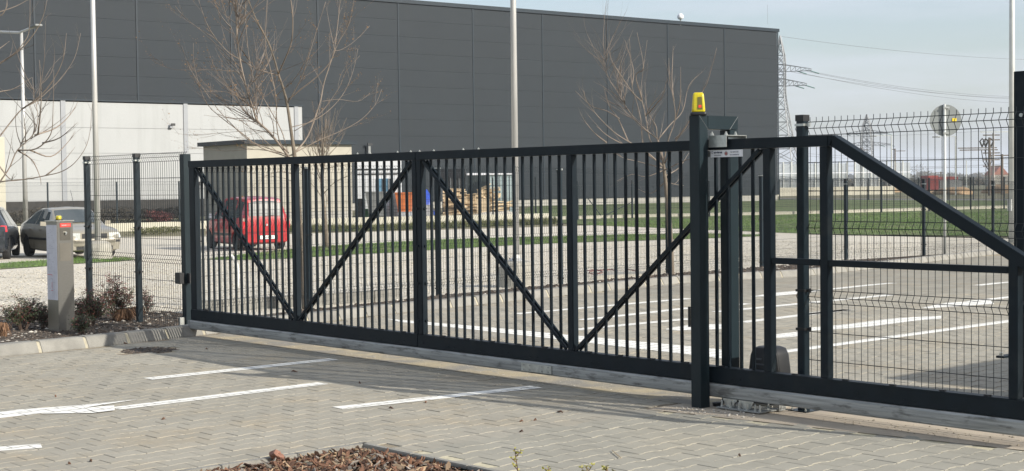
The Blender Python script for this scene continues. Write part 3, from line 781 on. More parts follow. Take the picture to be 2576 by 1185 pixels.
gc = thing('roller_guide', 'galvanised channel guide with white bolts hugging the top rail beside the front post', 'gate guide', (7.82, 6.62, 1.83))
m = MB(); m.box(7.738, 7.742, 6.545, 6.703, 1.792, 1.872); m.box(7.742, 7.95, 6.545, 6.703, 1.868, 1.873); m.box(7.946, 7.95, 6.545, 6.703, 1.80, 1.868)
m.build('channel', mZinc, gc)
for x, y in ((7.80, 6.60), (7.90, 6.60), (7.76, 6.69)): MB().lathe((x, y, 1.873), [(.016, 0), (.016, .004), (.010, .005), (.010, .016), (.006, .017), (.006, .026)], 6).build('bolt', mZinc, gc)
MB().lathe((7.755, 6.575, 1.80), [(.012, 0), (.012, .065)], 10).build('guide_roller', mBlack, gc)

# beacon
bc = thing('warning_beacon', 'yellow flashing warning lamp standing on top of the tall front gate post', 'beacon', (7.69, 6.751, 2.011))
def rrect(w_, h_, n=4, r=.35):
    o = []
    for cx, cy, a0 in ((1, 1, 0), (-1, 1, pi / 2), (-1, -1, pi), (1, -1, 3 * pi / 2)):
        for k in range(n + 1):
            a = a0 + k * pi / 2 / n; o.append((cx * w_ * (1 - r) + cos(a) * w_ * r, cy * h_ * (1 - r) + sin(a) * h_ * r))
    return o
def loft(o, secs, mat, nm, parent, rot=0, smooth=True):
    m = MB(); k = None
    for (wd, hd, z) in secs:
        ring = rrect(wd, hd)
        k = len(ring)
        for x, y in ring: m.v.append((o[0] + x * cos(rot) - y * sin(rot), o[1] + x * sin(rot) + y * cos(rot), o[2] + z))
    for i in range(len(secs) - 1):
        for j in range(k): j2 = (j + 1) % k; m.f.append((i * k + j, i * k + j2, (i + 1) * k + j2, (i + 1) * k + j))
    m.f.append(tuple(range(k))[::-1]); m.f.append(tuple((len(secs) - 1) * k + j for j in range(k)))
    ob = m.build(nm, mat, parent, fix=True)
    if smooth: ob.data.shade_smooth(); 
    return ob
bo = (7.69, 6.751, 2.011); br = radians(42.8)
loft(bo, [(.052, .052, 0), (.056, .056, .004), (.056, .056, .018), (.050, .050, .023)], mBlack, 'base', bc, br)
lens = loft(bo, [(.045, .045, .0235), (.046, .046, .03), (.043, .043, .08), (.038, .038, .135), (.035, .035, .150), (.026, .026, .157)], mYel, 'lens', bc, br)
cdx = V((-cos(TH - .1), -sin(TH - .1), 0)); side = V((-cdx.y, cdx.x, 0))
ol = V(bo) + side * .010 + V((0, 0, .04))
m = MB(); 
q = [ol + cdx * .0475 - side * .018, ol + cdx * .0475 + side * .018, ol + cdx * .0435 + side * .013 + V((0, 0, .085)), ol + cdx * .0435 - side * .013 + V((0, 0, .085))]
m.poly(q + []); m.poly([p - cdx * .004 for p in q][::-1])
for i in range(4): j = (i + 1) % 4; m.poly([q[i], q[i] - cdx * .004, q[j] - cdx * .004, q[j]])
m.build('bulb_holder', M('olive_bulb_holder', (.12, .10, .005), .3, coat=.6), bc)
m = MB(); z1 = V((0, 0, .012)); z2 = V((0, 0, .030)); m.poly([ol + cdx * .0482 - side * .010 + z1, ol + cdx * .0482 + side * .010 + z1, ol + cdx * .0472 + side * .010 + z2, ol + cdx * .0472 - side * .010 + z2])
m.build('red_label', M('red_label', (.75, .05, .03), .4), bc)

# motor
mo = thing('gate_motor', 'black plastic gate motor housing behind the gate beam', 'gate motor', (8.06, 6.43, 0))
loft((8.08, 6.46, 0), [(.11, .115, .03), (.11, .115, .25), (.10, .105, .36), (.085, .09, .405), (.06, .06, .418)], mBlack, 'housing', mo)
m = MB(); m.box(7.967, 7.972, 6.44, 6.50, .33, .342); m.box(7.965, 7.970, 6.40, 6.52, .296, .305); m.build('vent', M('grey_vent', (.08, .09, .1), .4), mo)
MB().box(7.94, 8.2, 6.33, 6.62, .006, .03).build('foot_plate', mConc, mo)
# carriage under the runner
ca = thing('roller_carriage', 'bolted steel roller carriage carrying the gate runner beside the front post', 'roller carriage', (7.8, 6.45, 0))
MB().box(7.70, 7.93, 6.24, 6.62, .014, .022).build('base_plate', mGalv, ca, bevel=.001)
m = MB(); m.v = [(7.745, 6.60, .078), (7.745, 6.44, .078), (7.745, 6.47, .024), (7.745, 6.56, .024)]; 
for a, b in ((6.60, 6.47), (6.46, 6.33)):
    pts = [(a, .078), (b, .078), (b + .03, .023), (a - .035, .023)]
    k = MB()
    for x in (7.742, 7.75): k.v += [(x, y, z) for y, z in pts]
    k.f = [(0, 1, 2, 3), (7, 6, 5, 4), (0, 4, 5, 1), (1, 5, 6, 2), (2, 6, 7, 3), (3, 7, 4, 0)]
    k.build('cradle_plate', mZinc, ca, fix=True)
MB().lathe((7.738, 6.50, .056), [(.016, -.006), (.016, .002)], 12, 'X').build('axle_bolt', mZinc, ca)
for x, y in ((7.725, 6.59), (7.725, 6.515), (7.725, 6.44), (7.725, 6.37), (7.725, 6.30), (7.725, 6.26), (7.90, 6.56), (7.90, 6.33)):
    MB().lathe((x, y, .022), [(.010, 0), (.010, .01), (.0065, .011), (.0065, .04), (.003, .045)], 8).build('anchor_bolt', mZinc, ca)
MB().box(7.88, 7.95, 6.22, 6.23, .014, .085).build('end_plate', mGalv, ca)

# receiving post
rc = thing('receiving_post', 'dark green square post that catches the closed end of the gate', 'gate post', (7.9, 14.1, 0))
ry = AX(465, 600, 7.86).y
MB().box(7.86, 7.948, ry, ry + .088, 0.06, 1.925).build('post', mPost, rc, bevel=.003)
MB().box(7.80, 7.858, ry + .02, ry + .13, .535, .655).build('catch_box', mBlack, rc, bevel=.004)
MB().box(7.875, 7.89, ry - .06, ry - .001, .54, .65).build('strike_plate', mBlack, rc)
m = MB(); m.box(7.80, 7.853, ry + .03, ry + .06, .062, .175); m.build('floor_guide', mZinc, rc, bevel=.002)

# ------------------------------------------------------------------ mesh fences
def wire_panel(a, b, z0, z1, bends, rows, parent, r=.0025, pitch=.05, n=4, pins=True, bd=.028, mat=None, rowr=None):
    a = V((a[0], a[1], 0)); b = V((b[0], b[1], 0)); ln = (b - a).length; d = (b - a) / ln; nv = V((d.y, -d.x, 0))
    if nv.dot(a) > 0: nv = -nv
    k = max(1, int(round(ln / pitch))); m = MB()
    prof = [(z0, 0)]
    for zc in sorted(bends): prof += [(zc - .046, 0), (zc, bd), (zc + .046, 0)]
    prof.append((z1, 0))
    for i in range(k + 1):
        p = a + d * (ln * i / k); g = gz(p.x, p.y)
        m.tube([(p.x + nv.x * o, p.y + nv.y * o, g + z) for z, o in prof], r, n, cap=False)
    for z in rows:
        o = bd if any(abs(z - zc) < .01 for zc in bends) else 0
        o2 = o - r * 2
        pts = [a + nv * o2, b + nv * o2]; m.tube([(p.x, p.y, gz(p.x, p.y) + z) for p in densify([V(q) for q in pts], 5)], rowr or r, n)
    return m.build('mesh_panel', mat or mWire, parent)
ROWS = [.16, .2, .24, .35, .54, .735, .778, .821, 1.0, 1.197, 1.24, 1.285, 1.487, 1.677, 1.86, 1.905, 1.949]
BND = [.2, .778, 1.24, 1.905]
def fpost(P, h, parent, wd=.06, cap=True, ang=0, clampz=(.72, 1.2, 1.86), base=False):
    g = gz(P[0], P[1])
    m = MB(); c, s_ = cos(ang) * wd / 2, sin(ang) * wd / 2
    q = [(P[0] + a * c - b * s_, P[1] + a * s_ + b * c) for a, b in ((-1, -1), (1, -1), (1, 1), (-1, 1))]
    m.prism(q, g - .05, g + h); po = m.build('post', mFPost, parent, bevel=.004 if wd > .05 and dist(*P[:2]) < 25 else 0)
    if cap:
        m = MB(); q2 = [(P[0] + (x - P[0]) * 1.12, P[1] + (y - P[1]) * 1.12) for x, y in q]; m.prism(q2, g + h - .03, g + h + .012); m.build('cap', mBlack, po)
    for z in clampz:
        m = MB(); q2 = [(P[0] + (x - P[0]) * 1.22, P[1] + (y - P[1]) * 1.22) for x, y in q]; m.prism(q2, g + z - .008, g + z + .008)
        m.lathe((P[0] - .0, P[1] - wd * .9, g + z), [(.011, -.014), (.011, .014)], 6); m.build('clamp', mZinc if z == clampz[-1] else mBlack, po)
    if base:
        m = MB(); m.box(P[0] - .075, P[0] + .075, P[1] - .075, P[1] + .075, g + .004, g + .012); m.build('foot_plate', mFPost, po)
        for a in (-.055, .055):
            for b in (-.055, .055): MB().lathe((P[0] + a, P[1] + b, g + .012), [(.007, 0), (.007, .012), (.004, .013), (.004, .03)], 6).build('foot_bolt', mZinc, po)
    return po
# right of the portal, behind the gate tail
fr = thing('mesh_fence', 'dark green welded mesh fence panel right behind the sloping tail of the gate', 'fence', (8.1, 6.15, 0))
P1 = AX(2020, 600, 8.08); fpost((8.05, P1.y - .02), 1.985, fr, base=True, clampz=(.56, .82, 1.93))
wire_panel((8.085, 6.21), (8.085, 3.55), .13, 1.981, BND, ROWS, fr)
# left of the gate
fl = thing('mesh_fence', 'dark green welded mesh fence between the intercom column and the gate post', 'fence', (7.93, 15.3, 0))
yA = AX(347, 600, 7.92).y; yB = AX(222, 600, 7.92).y
for y in (yA, yB): fpost((7.92, y), 1.945, fl, clampz=(.62, 1.12, 1.88))
wire_panel((7.955, ry + .1), (7.955, yA), .05, 1.96, BND, ROWS, fl); wire_panel((7.955, yA), (7.955, yB + .02), .05, 1.96, BND, ROWS, fl)
# second fence behind the bed, along the kerb
fmx = [(x, 0) for x in (0,)]
fM = thing('mesh_fence', 'long dark green mesh fence behind the planting strip on the far side of the gate', 'fence', G(1410, 719))
mp_ = [G(*p) for p in ((500, 815), (778, 778), (1103, 747), (1410, 719), (1680, 694), (1915, 675), (2127, 655), (2323, 648), (2497, 634), (2680, 616))]
H_M = 1.93
for i, p in enumerate(mp_):
    fpost((p.x, p.y), 1.78 if i > 5 else (1.62 if i == 0 else 1.8), fM, clampz=(.12, .95, 1.8) if i < 6 else (.3, 1.1, 1.68), ang=.2)
for a, b in zip(mp_, mp_[1:]):
    hh = -.12 if b.x < 26 else -.15
    wire_panel((a.x, a.y + .04), (b.x, b.y + .04), .05, 1.94 + hh, [z + hh * (z > 1) for z in BND], [z + hh * (z > 1.3) for z in ROWS], fM, n=3)
# far fence on the low cream wall
fF = thing('mesh_fence', 'far dark mesh fence standing on the low cream wall in front of the buildings', 'fence', G(878, 565))
far = [(-150, 596), (122, 585), (295, 580), (452, 575), (603, 570), (765, 567), (878, 564), (1085, 560), (1240, 556), (1453, 551)]
fp = [G(*p) for p in far]
for a, b in zip(fp, fp[1:]):
    n_ = max(1, round((b - a).length / 2.6))
    for k in range(n_):
        q = a + (b - a) * k / n_; q2 = a + (b - a) * (k + 1) / n_
        fpost((q.x, q.y), 2.35, fF, .06, False, 0, ())
        wire_panel((q.x, q.y), (q2.x, q2.y), .35, 2.35, [2.28], [.4, .7, 1.1, 1.15, 1.5, 1.9, 2.18, 2.33], fF, n=3, r=.003, rowr=.004)
wl = thing('low_wall', 'low cream concrete wall along the far side of the gravel yard', 'wall', G(1085, 562))
wp = [G(*p) for p in ((-200, 597), (295, 581), (603, 571), (878, 565), (1240, 557), (1383, 553))]
for a, b in zip(wp, wp[1:]):
    k = max(1, int((b - a).length / 3))
    for i in range(k):
        q = a + (b - a) * i / k; q2 = a + (b - a) * (i + 1) / k; d = q2 - q; n_ = V((-d.y, d.x, 0)).normalized()
        MB().obox(q + V((0, 0, -.1)), d * .996, n_ * .25, (0, 0, .46)).build('wall_segment', mWallW, wl)
wk = thing('field_kerb', 'thin white concrete kerb line running across the lawn', 'kerb', G(2094, 540))
wp = [G(*p) for p in ((1383, 553), (1600, 547), (1784, 543), (2043, 538), (2300, 530), (2560, 523), (2800, 517))]
for a, b in zip(wp, wp[1:]):
    k = max(1, int((b - a).length / 4))
    for i in range(k):
        q = a + (b - a) * i / k; d = (b - a) / k; n_ = V((-d.y, d.x, 0)).normalized()
        MB().obox(q + V((0, 0, -.1)), d * .997, n_ * .4, (0, 0, .27)).build('kerb_segment', mWallW, wk)
fW = thing('mesh_fence', 'far mesh fence crossing the lawn on the white kerb line, right of the hall', 'fence', G(2094, 538))
fq = [G(*p) for p in ((1453, 552), (1590, 548), (1784, 545), (1915, 542), (2020, 539), (2094, 537.5), (2217, 534), (2337, 531), (2441, 528), (2525, 526), (2640, 522))]
for a, b in zip(fq, fq[1:]):
    n_ = max(1, round((b - a).length / 2.6))
    for k in range(n_):
        q = a + (b - a) * k / n_; q2 = a + (b - a) * (k + 1) / n_
        if k == 0: fpost((q.x, q.y), 2.0, fW, .07, False, 0, ())
        wire_panel((q.x, q.y), (q2.x, q2.y), .12, 2.0, [1.95], [.2, .5, .9, 1.3, 1.7, 1.9, 2.0], fW, n=3, r=.003, rowr=.004)
# service gate in that fence
sgt = thing('service_gate', 'small mesh service gate with diagonal struts in the far fence', 'gate', G(1520, 552))
g1, g2 = G(1453, 553), G(1590, 549)
for p in (g1, (g1 + g2) / 2, g2): MB().lathe((p.x, p.y, p.z), [(.06, 0), (.06, 2.1)], 8).build('post', mFPost, sgt)
m = MB(); mid = (g1 + g2) / 2
MB().bar(g1 + V((0, 0, 1.9)), g1 + (g2 - g1) * .42 + V((0, 0, .2)), .04).build('strut', mFPost, sgt); MB().bar(mid + V((0, 0, .2)), g2 + V((0, 0, .9)), .04).build('strut', mFPost, sgt)
# ground-level fences beyond
f3 = thing('mesh_fence', 'farthest dark mesh fence seen beyond the lawn near the field', 'fence', G(2300, 500))
fq = [G(*p) for p in ((1960, 503), (2073, 503), (2184, 503), (2310, 503), (2384, 503), (2448, 502), (2545, 501), (2700, 500))]
for a, b in zip(fq, fq[1:]):
    fpost((a.x, a.y), 2.0, f3, .07, False, 0, ())
    wire_panel((a.x, a.y), (b.x, b.y), .05, 2.0, [1.9], [.3, .8, 1.3, 1.7, 1.8, 1.95], f3, n=3, r=.004, pitch=.1, rowr=.005)

# ------------------------------------------------------------------ intercom / reader column
ki = thing('intercom_column', 'stainless steel reader column with a paper plan taped to its side, standing in the bed', 'intercom column', (6.96, 15.2, 0))
kc = G(149, 846); axx = V((cos(radians(-18)), sin(radians(-18)), 0)); 
# front face runs to the right of the near corner, side face (with the paper) to its left
fr_d = V((cos(radians(10)), sin(radians(10)), 0)); sd_d = V((cos(radians(100)), sin(radians(100)), 0))
kc.z = .05
KW, KD, KH = .20, .195, 1.17
MB().obox(kc, fr_d * KW, sd_d * KD, (0, 0, KH)).build('body', mSteel, ki, bevel=.003)
MB().obox(kc - fr_d * .012 - sd_d * .012 + V((0, 0, KH + .001)), fr_d * (KW + .024), sd_d * (KD + .024), (0, 0, .012)).build('lid', M('lid_steel', (.55, .54, .50), .3, .8), ki, bevel=.002)
nfr = V((fr_d.y, -fr_d.x, 0)); nsd = -fr_d
def onfront(nm, u0_, u1_, z0, z1, mat, t=.002, par=None): 
    return MB().obox(kc + fr_d * u0_ + nfr * .0005 + V((0, 0, z0)), fr_d * (u1_ - u0_), nfr * t, (0, 0, z1 - z0)).build(nm, mat, par or ki, fix=True)
mSteelD = M('stainless_darker', (.20, .19, .165), .35, .85, var=.06, vs=4, stretch=(8, 8, 120))
onfront('reader_panel', .035, .165, .97, 1.10, mSteelD); onfront('access_door', .03, .17, .75, .94, M('stainless_door', (.33, .31, .27), .34, .9), .0025)
rl = onfront('red_label', .038, .170, 1.11, 1.152, M('label_red', (.62, .03, .02), .4), .0035)
onfront('label_field', .046, .162, 1.118, 1.144, M('label_pale', (.70, .12, .10), .4), .0042, rl)
text('FIGYELEM', .012, mWhite, ki, kc + fr_d * .062 + nfr * .0056 + V((0, 0, 1.125)), fr_d, (0, 0, 1), 'label_text')
lk = MB(); lo = kc + fr_d * .10 + nfr * .003 + V((0, 0, 1.05))
lk.tube([lo, lo + nfr * .02], .012, 10); lk.tube([lo + V((0, 0, -.016)), lo + nfr * .012 + V((0, 0, -.016))], .008, 8); lk.build('key_switch', mZinc, ki)
pp = MB().obox(kc + nsd * .0015 + sd_d * .004 + V((0, 0, .335)), sd_d * (KD - .01), nsd * .001, (0, 0, .80)).build('paper_plan', mPaper, ki, fix=True)
m = MB(); m2 = MB()
def pl_line(m, u, z, u2, z2, t=.0012):
    a = kc + nsd * .0032 + sd_d * (KD - .01 - u) + V((0, 0, .335 + z)); b = kc + nsd * .0032 + sd_d * (KD - .01 - u2) + V((0, 0, .335 + z2)); m.bar(a, b, t, .0006, nsd)
rr = random.Random(4)
for z in (.79, .55, .30): pl_line(m, .01, z, .14, z)
for _ in range(46):
    u = rr.uniform(.015, .12); z = rr.uniform(.05, .76); pl_line(m, u, z, u + rr.uniform(.01, .03), z, .0018)
for seg in (((.02, .50), (.10, .50)), ((.02, .50), (.02, .33)), ((.09, .22), (.09, .03)), ((.115, .2), (.115, .02))): pl_line(m, *seg[0], *seg[1], .0016)
m.build('plan_drawing', M('plan_ink', (.25, .25, .32), .7), ki)
for seg in (((.0, .27), (.085, .27)), ((.085, .27), (.085, .25)), ((.06, .10), (.10, .10)), ((.08, .19), (.08, .12))): pl_line(m2, *seg[0], *seg[1], .004)
m2.build('plan_red_lines', mRedInk, ki)
MB().obox(kc - fr_d * .03 - sd_d * .03 + nfr * .03 + V((0, 0, -.05)), fr_d * .26, sd_d * .24, (0, 0, .049)).build('concrete_base', mConc, ki, bevel=.008)
kb = thing('small_beacon', 'small round yellow lamp on top of the stainless intercom column', 'beacon', kc + fr_d * .08 + sd_d * .08 + V((0, 0, KH + .014)))
bo2 = kb.location.copy()
m = MB().lathe(bo2, [(.042, 0), (.042, .006)], 18).build('base', mBlack, kb)
MB().lathe(bo2 + V((0, 0, .0065)), [(.030, 0), (.031, .02), (.029, .036), (.018, .043)], 18).build('lens', mYel, kb, smooth=True)
m = MB()
for k in range(6):
    a = k * pi / 3; c = V((cos(a), sin(a), 0)); m.tube([bo2 + c * .038 + V((0, 0, .005)), bo2 + c * .038 + V((0, 0, .04)), bo2 + c * .024 + V((0, 0, .052)), bo2 + V((0, 0, .055))], .0016, 4)
m.build('wire_guard', mZinc, kb)

def Ground(px, d): p = AZ(px, 480, d); return V((p.x, p.y, gz(p.x, p.y)))
# ------------------------------------------------------------------ lamp posts and sign
def mast(nm, label, base, h, r0_, r1_, mat, group=None, cat='lamp post', lean=(0, 0)):
    t = thing(nm, label, cat, base, group)
    MB().tube([base, base + V((lean[0] * .5, lean[1] * .5, h * .5)), base + V((lean[0], lean[1], h))], [r0_, (r0_ + r1_) / 2, r1_], 14).build('pole', mat, t, smooth=True)
    return t
bC = G(1299, 720); 
lc = mast('lamp_post', 'tall galvanised lamp post on a round concrete foot, seen through the gate', bC + V((0, 0, .40)), 9.0, .052, .036, mPoleG)
MB().lathe(bC + V((0, 0, -.1)), [(.27, 0), (.27, .38), (.25, .47), (.20, .49)], 20).build('concrete_foot', mConc, lc, smooth=False)
MB().lathe(bC + V((0, 0, .392)), [(.13, 0), (.13, .012), (.06, .05), (.052, .10)], 14).build('base_plate', mPoleG, lc)
for a in range(4): MB().lathe(bC + V((.11 * cos(a * pi / 2 + .4), .11 * sin(a * pi / 2 + .4), .40)), [(.012, 0), (.012, .035)], 6).build('bolt', mBlack, lc)
bL = G(247, 652)
ll = mast('lamp_post', 'tall galvanised lamp post on a concrete foot between the sedan and the fence', bL + V((0, 0, .52)), 9.5, .085, .055, mPoleG)
MB().lathe(bL + V((0, 0, -.1)), [(.38, 0), (.37, .42), (.33, .54), (.2, .60)], 16).build('concrete_foot', mConc, ll)
bT = Ground(63, 70)
lt = mast('lamp_post', 'galvanised twin-arm street lamp behind the cars in front of the white wall', bT, AZ(48, 82, dist(bT.x, bT.y)).z - bT.z, .12, .07, mPoleG)
tz = AZ(48, 82, dist(bT.x, bT.y)); dd_ = dist(bT.x, bT.y)
for e in ((95, 64), (-10, 80)):
    q = AZ(*e, dd_ - (2 if e[0] > 50 else -2)); a = MB(); a.tube([tz, tz + (q - tz) * .6, q - (q - tz) * .2], .06, 8); ar = a.build('arm', mPoleG, lt)
    MB().bar(q - (q - tz) * .28, q + (q - tz) * .06, .34, .09).build('lamp_head', mGreyS, lt, bevel=.02)
bR = G(2545, 614)
lr = mast('lamp_post', 'tall pale painted lamp post near the right edge', bR, 11.5, .105, .06, mPoleW)
MB().lathe(bR + V((0, 0, -.05)), [(.25, 0), (.25, .1)], 14).build('concrete_foot', mConc, lr)
MB().box(bR.x - .16, bR.x - .10, bR.y - .06, bR.y + .06, bR.z + 1.0, bR.z + 1.35).build('service_door', mPoleW, lr)
sb = G(2376, 645); ds = dist(sb.x, sb.y)
sn = thing('road_sign', 'round road sign on a pole seen from its grey metal back, yellow sticker on it', 'road sign', sb)
top = AZ(2377, 262, ds)
MB().tube([sb, V((sb.x, sb.y, top.z))], .032, 12).build('pole', mPoleW, sn, smooth=True)
cS = AZ(2379, 303, ds); rad = (AZ(2379, 263, ds) - cS).length
fdir = V((fw.x, fw.y, 0)).normalized(); yaw = atan2(fdir.y, fdir.x)
m = MB(); rings = []
for off, rr_ in ((.03, rad), (.036, rad), (.036, rad * .96), (.034, rad * .95)):
    for k in range(36):
        a = 2 * pi * k / 36; p = cS + fdir * (off + .01) + r0 * rr_ * cos(a) + V((0, 0, rr_ * sin(a))); m.v.append(tuple(p))
for i in range(3):
    for k in range(36): k2 = (k + 1) % 36; m.f.append((i * 36 + k, i * 36 + k2, (i + 1) * 36 + k2, (i + 1) * 36 + k))
m.f.append(tuple(range(36))[::-1]); m.f.append(tuple(range(108, 144))); m.build('disc', mSignB, sn, fix=True)
for dz in (.8, -.8):
    q = cS + V((0, 0, dz * rad)); MB().obox(q - r0 * .07 - fdir * .04 - V((0, 0, .02)), r0 * .14, fdir * .07, (0, 0, .04)).build('clamp', mZinc, sn)
q = AZ(2401, 301, ds); MB().obox(q - r0 * .05 + fdir * .028 - V((0, 0, .035)), r0 * .10, fdir * .008, (0, 0, .07)).build('sticker', mYSt, sn)

# tall dark steel pillar at the right edge
XP = 9.6; pq = AX(2549, 600, XP); zt_ = AX(2549, 180, XP).z
pr = thing('steel_pillar', 'tall dark green steel pillar cut by the right edge of the view', 'pillar', (XP + .1, pq.y - .4, 0))
MB().box(XP, XP + .2, pq.y - .11, pq.y, 0, zt_).build('outer_post', mGate, pr, bevel=.003)
MB().box(XP, XP + .3, pq.y - .55, pq.y - .113, 0, zt_ + .09).build('main_box', mGate, pr, bevel=.003)
for z in (2.0, 1.02): MB().lathe((XP - .003, pq.y - .06, z), [(.014, -.006), (.014, .003)], 8, 'X').build('bolt', mZinc, pr)
MB().box(XP - .22, XP, pq.y - .05, pq.y + .01, .30, .315).build('lower_bracket', mGate, pr)
MB().lathe((XP - .20, pq.y - .02, .315), [(.014, 0), (.014, .022)], 6).build('bolt', mZinc, pr)
# made-up booth outside the frame on the right, added to shade the lot
gb_ = thing('shade_booth', 'low grey stand-in booth out of view, added to cast shade on the lot', 'booth', (13, 1, 0))
MB().box(11.3, 15.5, -.3, 2.30, -.05, 2.15).build('wall', mPlast, gb_); MB().box(11.2, 15.6, -.4, 2.4, 2.153, 2.27).build('roof', mHall2, gb_)
MB().box(11.28, 11.299, .3, 1.8, 1.0, 1.9).build('window', mGlass, gb_)

# ------------------------------------------------------------------ the dark hall, the white annex, the small beige house
SC = .92
HC = C0 + (AZ(1958, 505, 154) - C0) * SC; BA = radians(-4.36); bd = V((cos(BA), sin(BA), 0)); bn = V((sin(BA), -cos(BA), 0))
def FP(x, y, k=1.):
    D = ray(x, y); t = k * bn.dot(HC - C0) / bn.dot(D); return C0 + D * t
hall = thing('warehouse_hall', 'huge dark grey panel-clad warehouse hall behind the yard', 'warehouse', (HC.x - 20, HC.y, 0))
Htop = FP(1957, 75).z; ribp = 7.78 * SC; z0h = FP(1950, (300 + 948 * .506) * .6287).z
hw = MB(); o0 = V((HC.x, HC.y, 0))
MB().obox(o0 + bd * -.12 - bn * .14 - bd * (ribp * 16) + V((0, 0, -.5)), bd * (ribp * 16), -bn * 45, (0, 0, Htop + .45)).build('structure', mHall2, hall)
MB().obox(o0 - bn * .10 - bd * (ribp * 16) + V((0, 0, -.5)), bd * (ribp * 16 - .06), -bn * .04, (0, 0, z0h + .5)).build('plinth', mPlinth, hall)
ph = 1.4 * SC * 1.03; nrow = int((Htop - .25 - z0h) / ph) + 1; ph = (Htop - .25 - z0h) / round((Htop - z0h) / (1.44 * SC)); nrow = round((Htop - z0h) / (1.44 * SC))
nb = 16
zw = ph - .011
pm = MB().obox((0, 0, 0), bd * (ribp - .16), -bn * .08, (0, 0, zw)).mesh('wall_panel', mHall)
bm = bmesh.new(); bm.from_mesh(pm); bmesh.ops.recalc_face_normals(bm, faces=bm.faces); bm.to_mesh(pm); bm.free()
for i in range(nb):
    for j in range(nrow):
        p = o0 - bd * (ribp * (i + 1) - .08) - bn * .02 + V((0, 0, z0h + j * ph + .01)); u, v = proj(p + V((0, 0, ph / 2)) + bd * ribp * .5)
        if u < -700: continue
        put('wall_panel', pm, hall, p).matrix_parent_inverse = LOCW[hall.name]
rm = MB().obox((0, 0, 0), bd * .12, bn * .045, (0, 0, Htop - z0h)).mesh('joint_cover', mHall2)
for i in range(nb + 1):
    p = o0 - bd * (ribp * i + .06) + bn * -.018 + V((0, 0, z0h)); put('joint_cover', rm, hall, p).matrix_parent_inverse = LOCW[hall.name]
MB().obox(o0 - bd * (ribp * nb) + bn * .10 + V((0, 0, Htop - .22)), bd * (ribp * nb + .15), -bn * .5, (0, 0, .3)).build('roof_edge', mHall2, hall)
dm = FP(1711, 42); rd = thing('roof_dome', 'small white dome on a stem on the roof edge of the dark hall', 'roof dome', dm)
MB().lathe(dm + V((0, 0, -.6)), [(.06, -.2), (.06, .35)], 8).build('stem', mGreyS, rd); MB().lathe(dm + V((0, 0, -.25)), [(.16, 0), (.27, .1), (.3, .25), (.24, .42), (.12, .52)], 12).build('dome', mWhite, rd, smooth=True)
for px in (1524, 1930):
    q = FP(px, 60); tag(MB().tube([q, q + V((0, 0, 1.8))], .012, 4).build('lightning_rod', mGreyS), 'thin lightning rod on the hall roof ' + ('near the dome' if px < 1600 else 'at the right corner'), 'lightning rod')
# annex
KA = .93; KF = KA / .86; an = thing('white_annex', 'white panel-clad annex in front of the left part of the dark hall', 'warehouse annex', FP(400, 500, KA))
aR = FP(760, 300, KA); aT = FP(760, 268, KA).z; aRx = V((aR.x, aR.y, 0))
apitch = 8.27 * SC * KF; Lann = apitch * 5
MB().obox(aRx - bn * .1 - bd * Lann + V((0, 0, -.5)), bd * (Lann - .02), -bn * 12, (0, 0, aT + .42)).build('structure', mAnnexT, an)
aph = 1.62 * SC * KF; ap = MB().obox((0, 0, 0), bd * (apitch - .34), -bn * .08, (0, 0, aph - .018)).mesh('wall_panel', mAnnex)
bm = bmesh.new(); bm.from_mesh(ap); bmesh.ops.recalc_face_normals(bm, faces=bm.faces); bm.to_mesh(ap); bm.free()
off = (FP(745, 300, KA) - aRx).dot(bd)
for i in range(5):
    for j in range(6):
        z = aT - .06 - (j + 1) * aph
        if z < -1.2: continue
        put('wall_panel', ap, an, aRx + bd * (off - apitch * (i + 1) + .17) - bn * .02 + V((0, 0, z))).matrix_parent_inverse = LOCW[an.name]
cov = MB().obox((0, 0, 0), bd * .30, bn * .05, (0, 0, aT)).mesh('joint_cover', mAnnexT)
for i in range(5): put('joint_cover', cov, an, aRx + bd * (off - apitch * i - .15) - bn * .02 + V((0, 0, 0))).matrix_parent_inverse = LOCW[an.name]
MB().obox(aRx + bd * (off + .17) - bn * .02, bd * (-off - .17), -bn * .05, (0, 0, aT)).build('corner_panel', mAnnex, an, fix=True)
MB().obox(aRx - bd * Lann + bn * .06 + V((0, 0, aT)), bd * (Lann + .05), -bn * 12, (0, 0, .10)).build('roof_edge', mHall2, an)
MB().obox(aRx - bd * Lann + bn * .08 + V((0, 0, -.5)), bd * (Lann + .0), -bn * .07, (0, 0, 1.4)).build('dark_plinth', mDark, an, fix=True)
fq_ = FP(432, 317, KA)
fl_ = thing('floodlight', 'small black floodlight fixed on the white annex wall', 'floodlight', fq_)
MB().obox(fq_ + bn * .25 - bd * .14, bd * .28, -bn * .08, (0, 0, .16)).build('lamp', mBlack, fl_); MB().obox(fq_ + bn * .2 - bd * .2 - V((0, 0, .14)), bd * .22, -bn * .22, (0, 0, .12)).build('bracket', mAnnexT, fl_)
fq_ = FP(924, 366)
fl_ = thing('floodlight', 'small black floodlight fixed on the dark hall wall right of the beige house', 'floodlight', fq_)
MB().obox(fq_ + bn * .4 - bd * .2, bd * .42, -bn * .10, (0, 0, .16)).build('lamp', mBlack, fl_); MB().obox(fq_ + bn * .3 - bd * .1 - V((0, 0, .9)), bd * .2, -bn * .32, (0, 0, .85)).build('bracket', mGreyS, fl_)
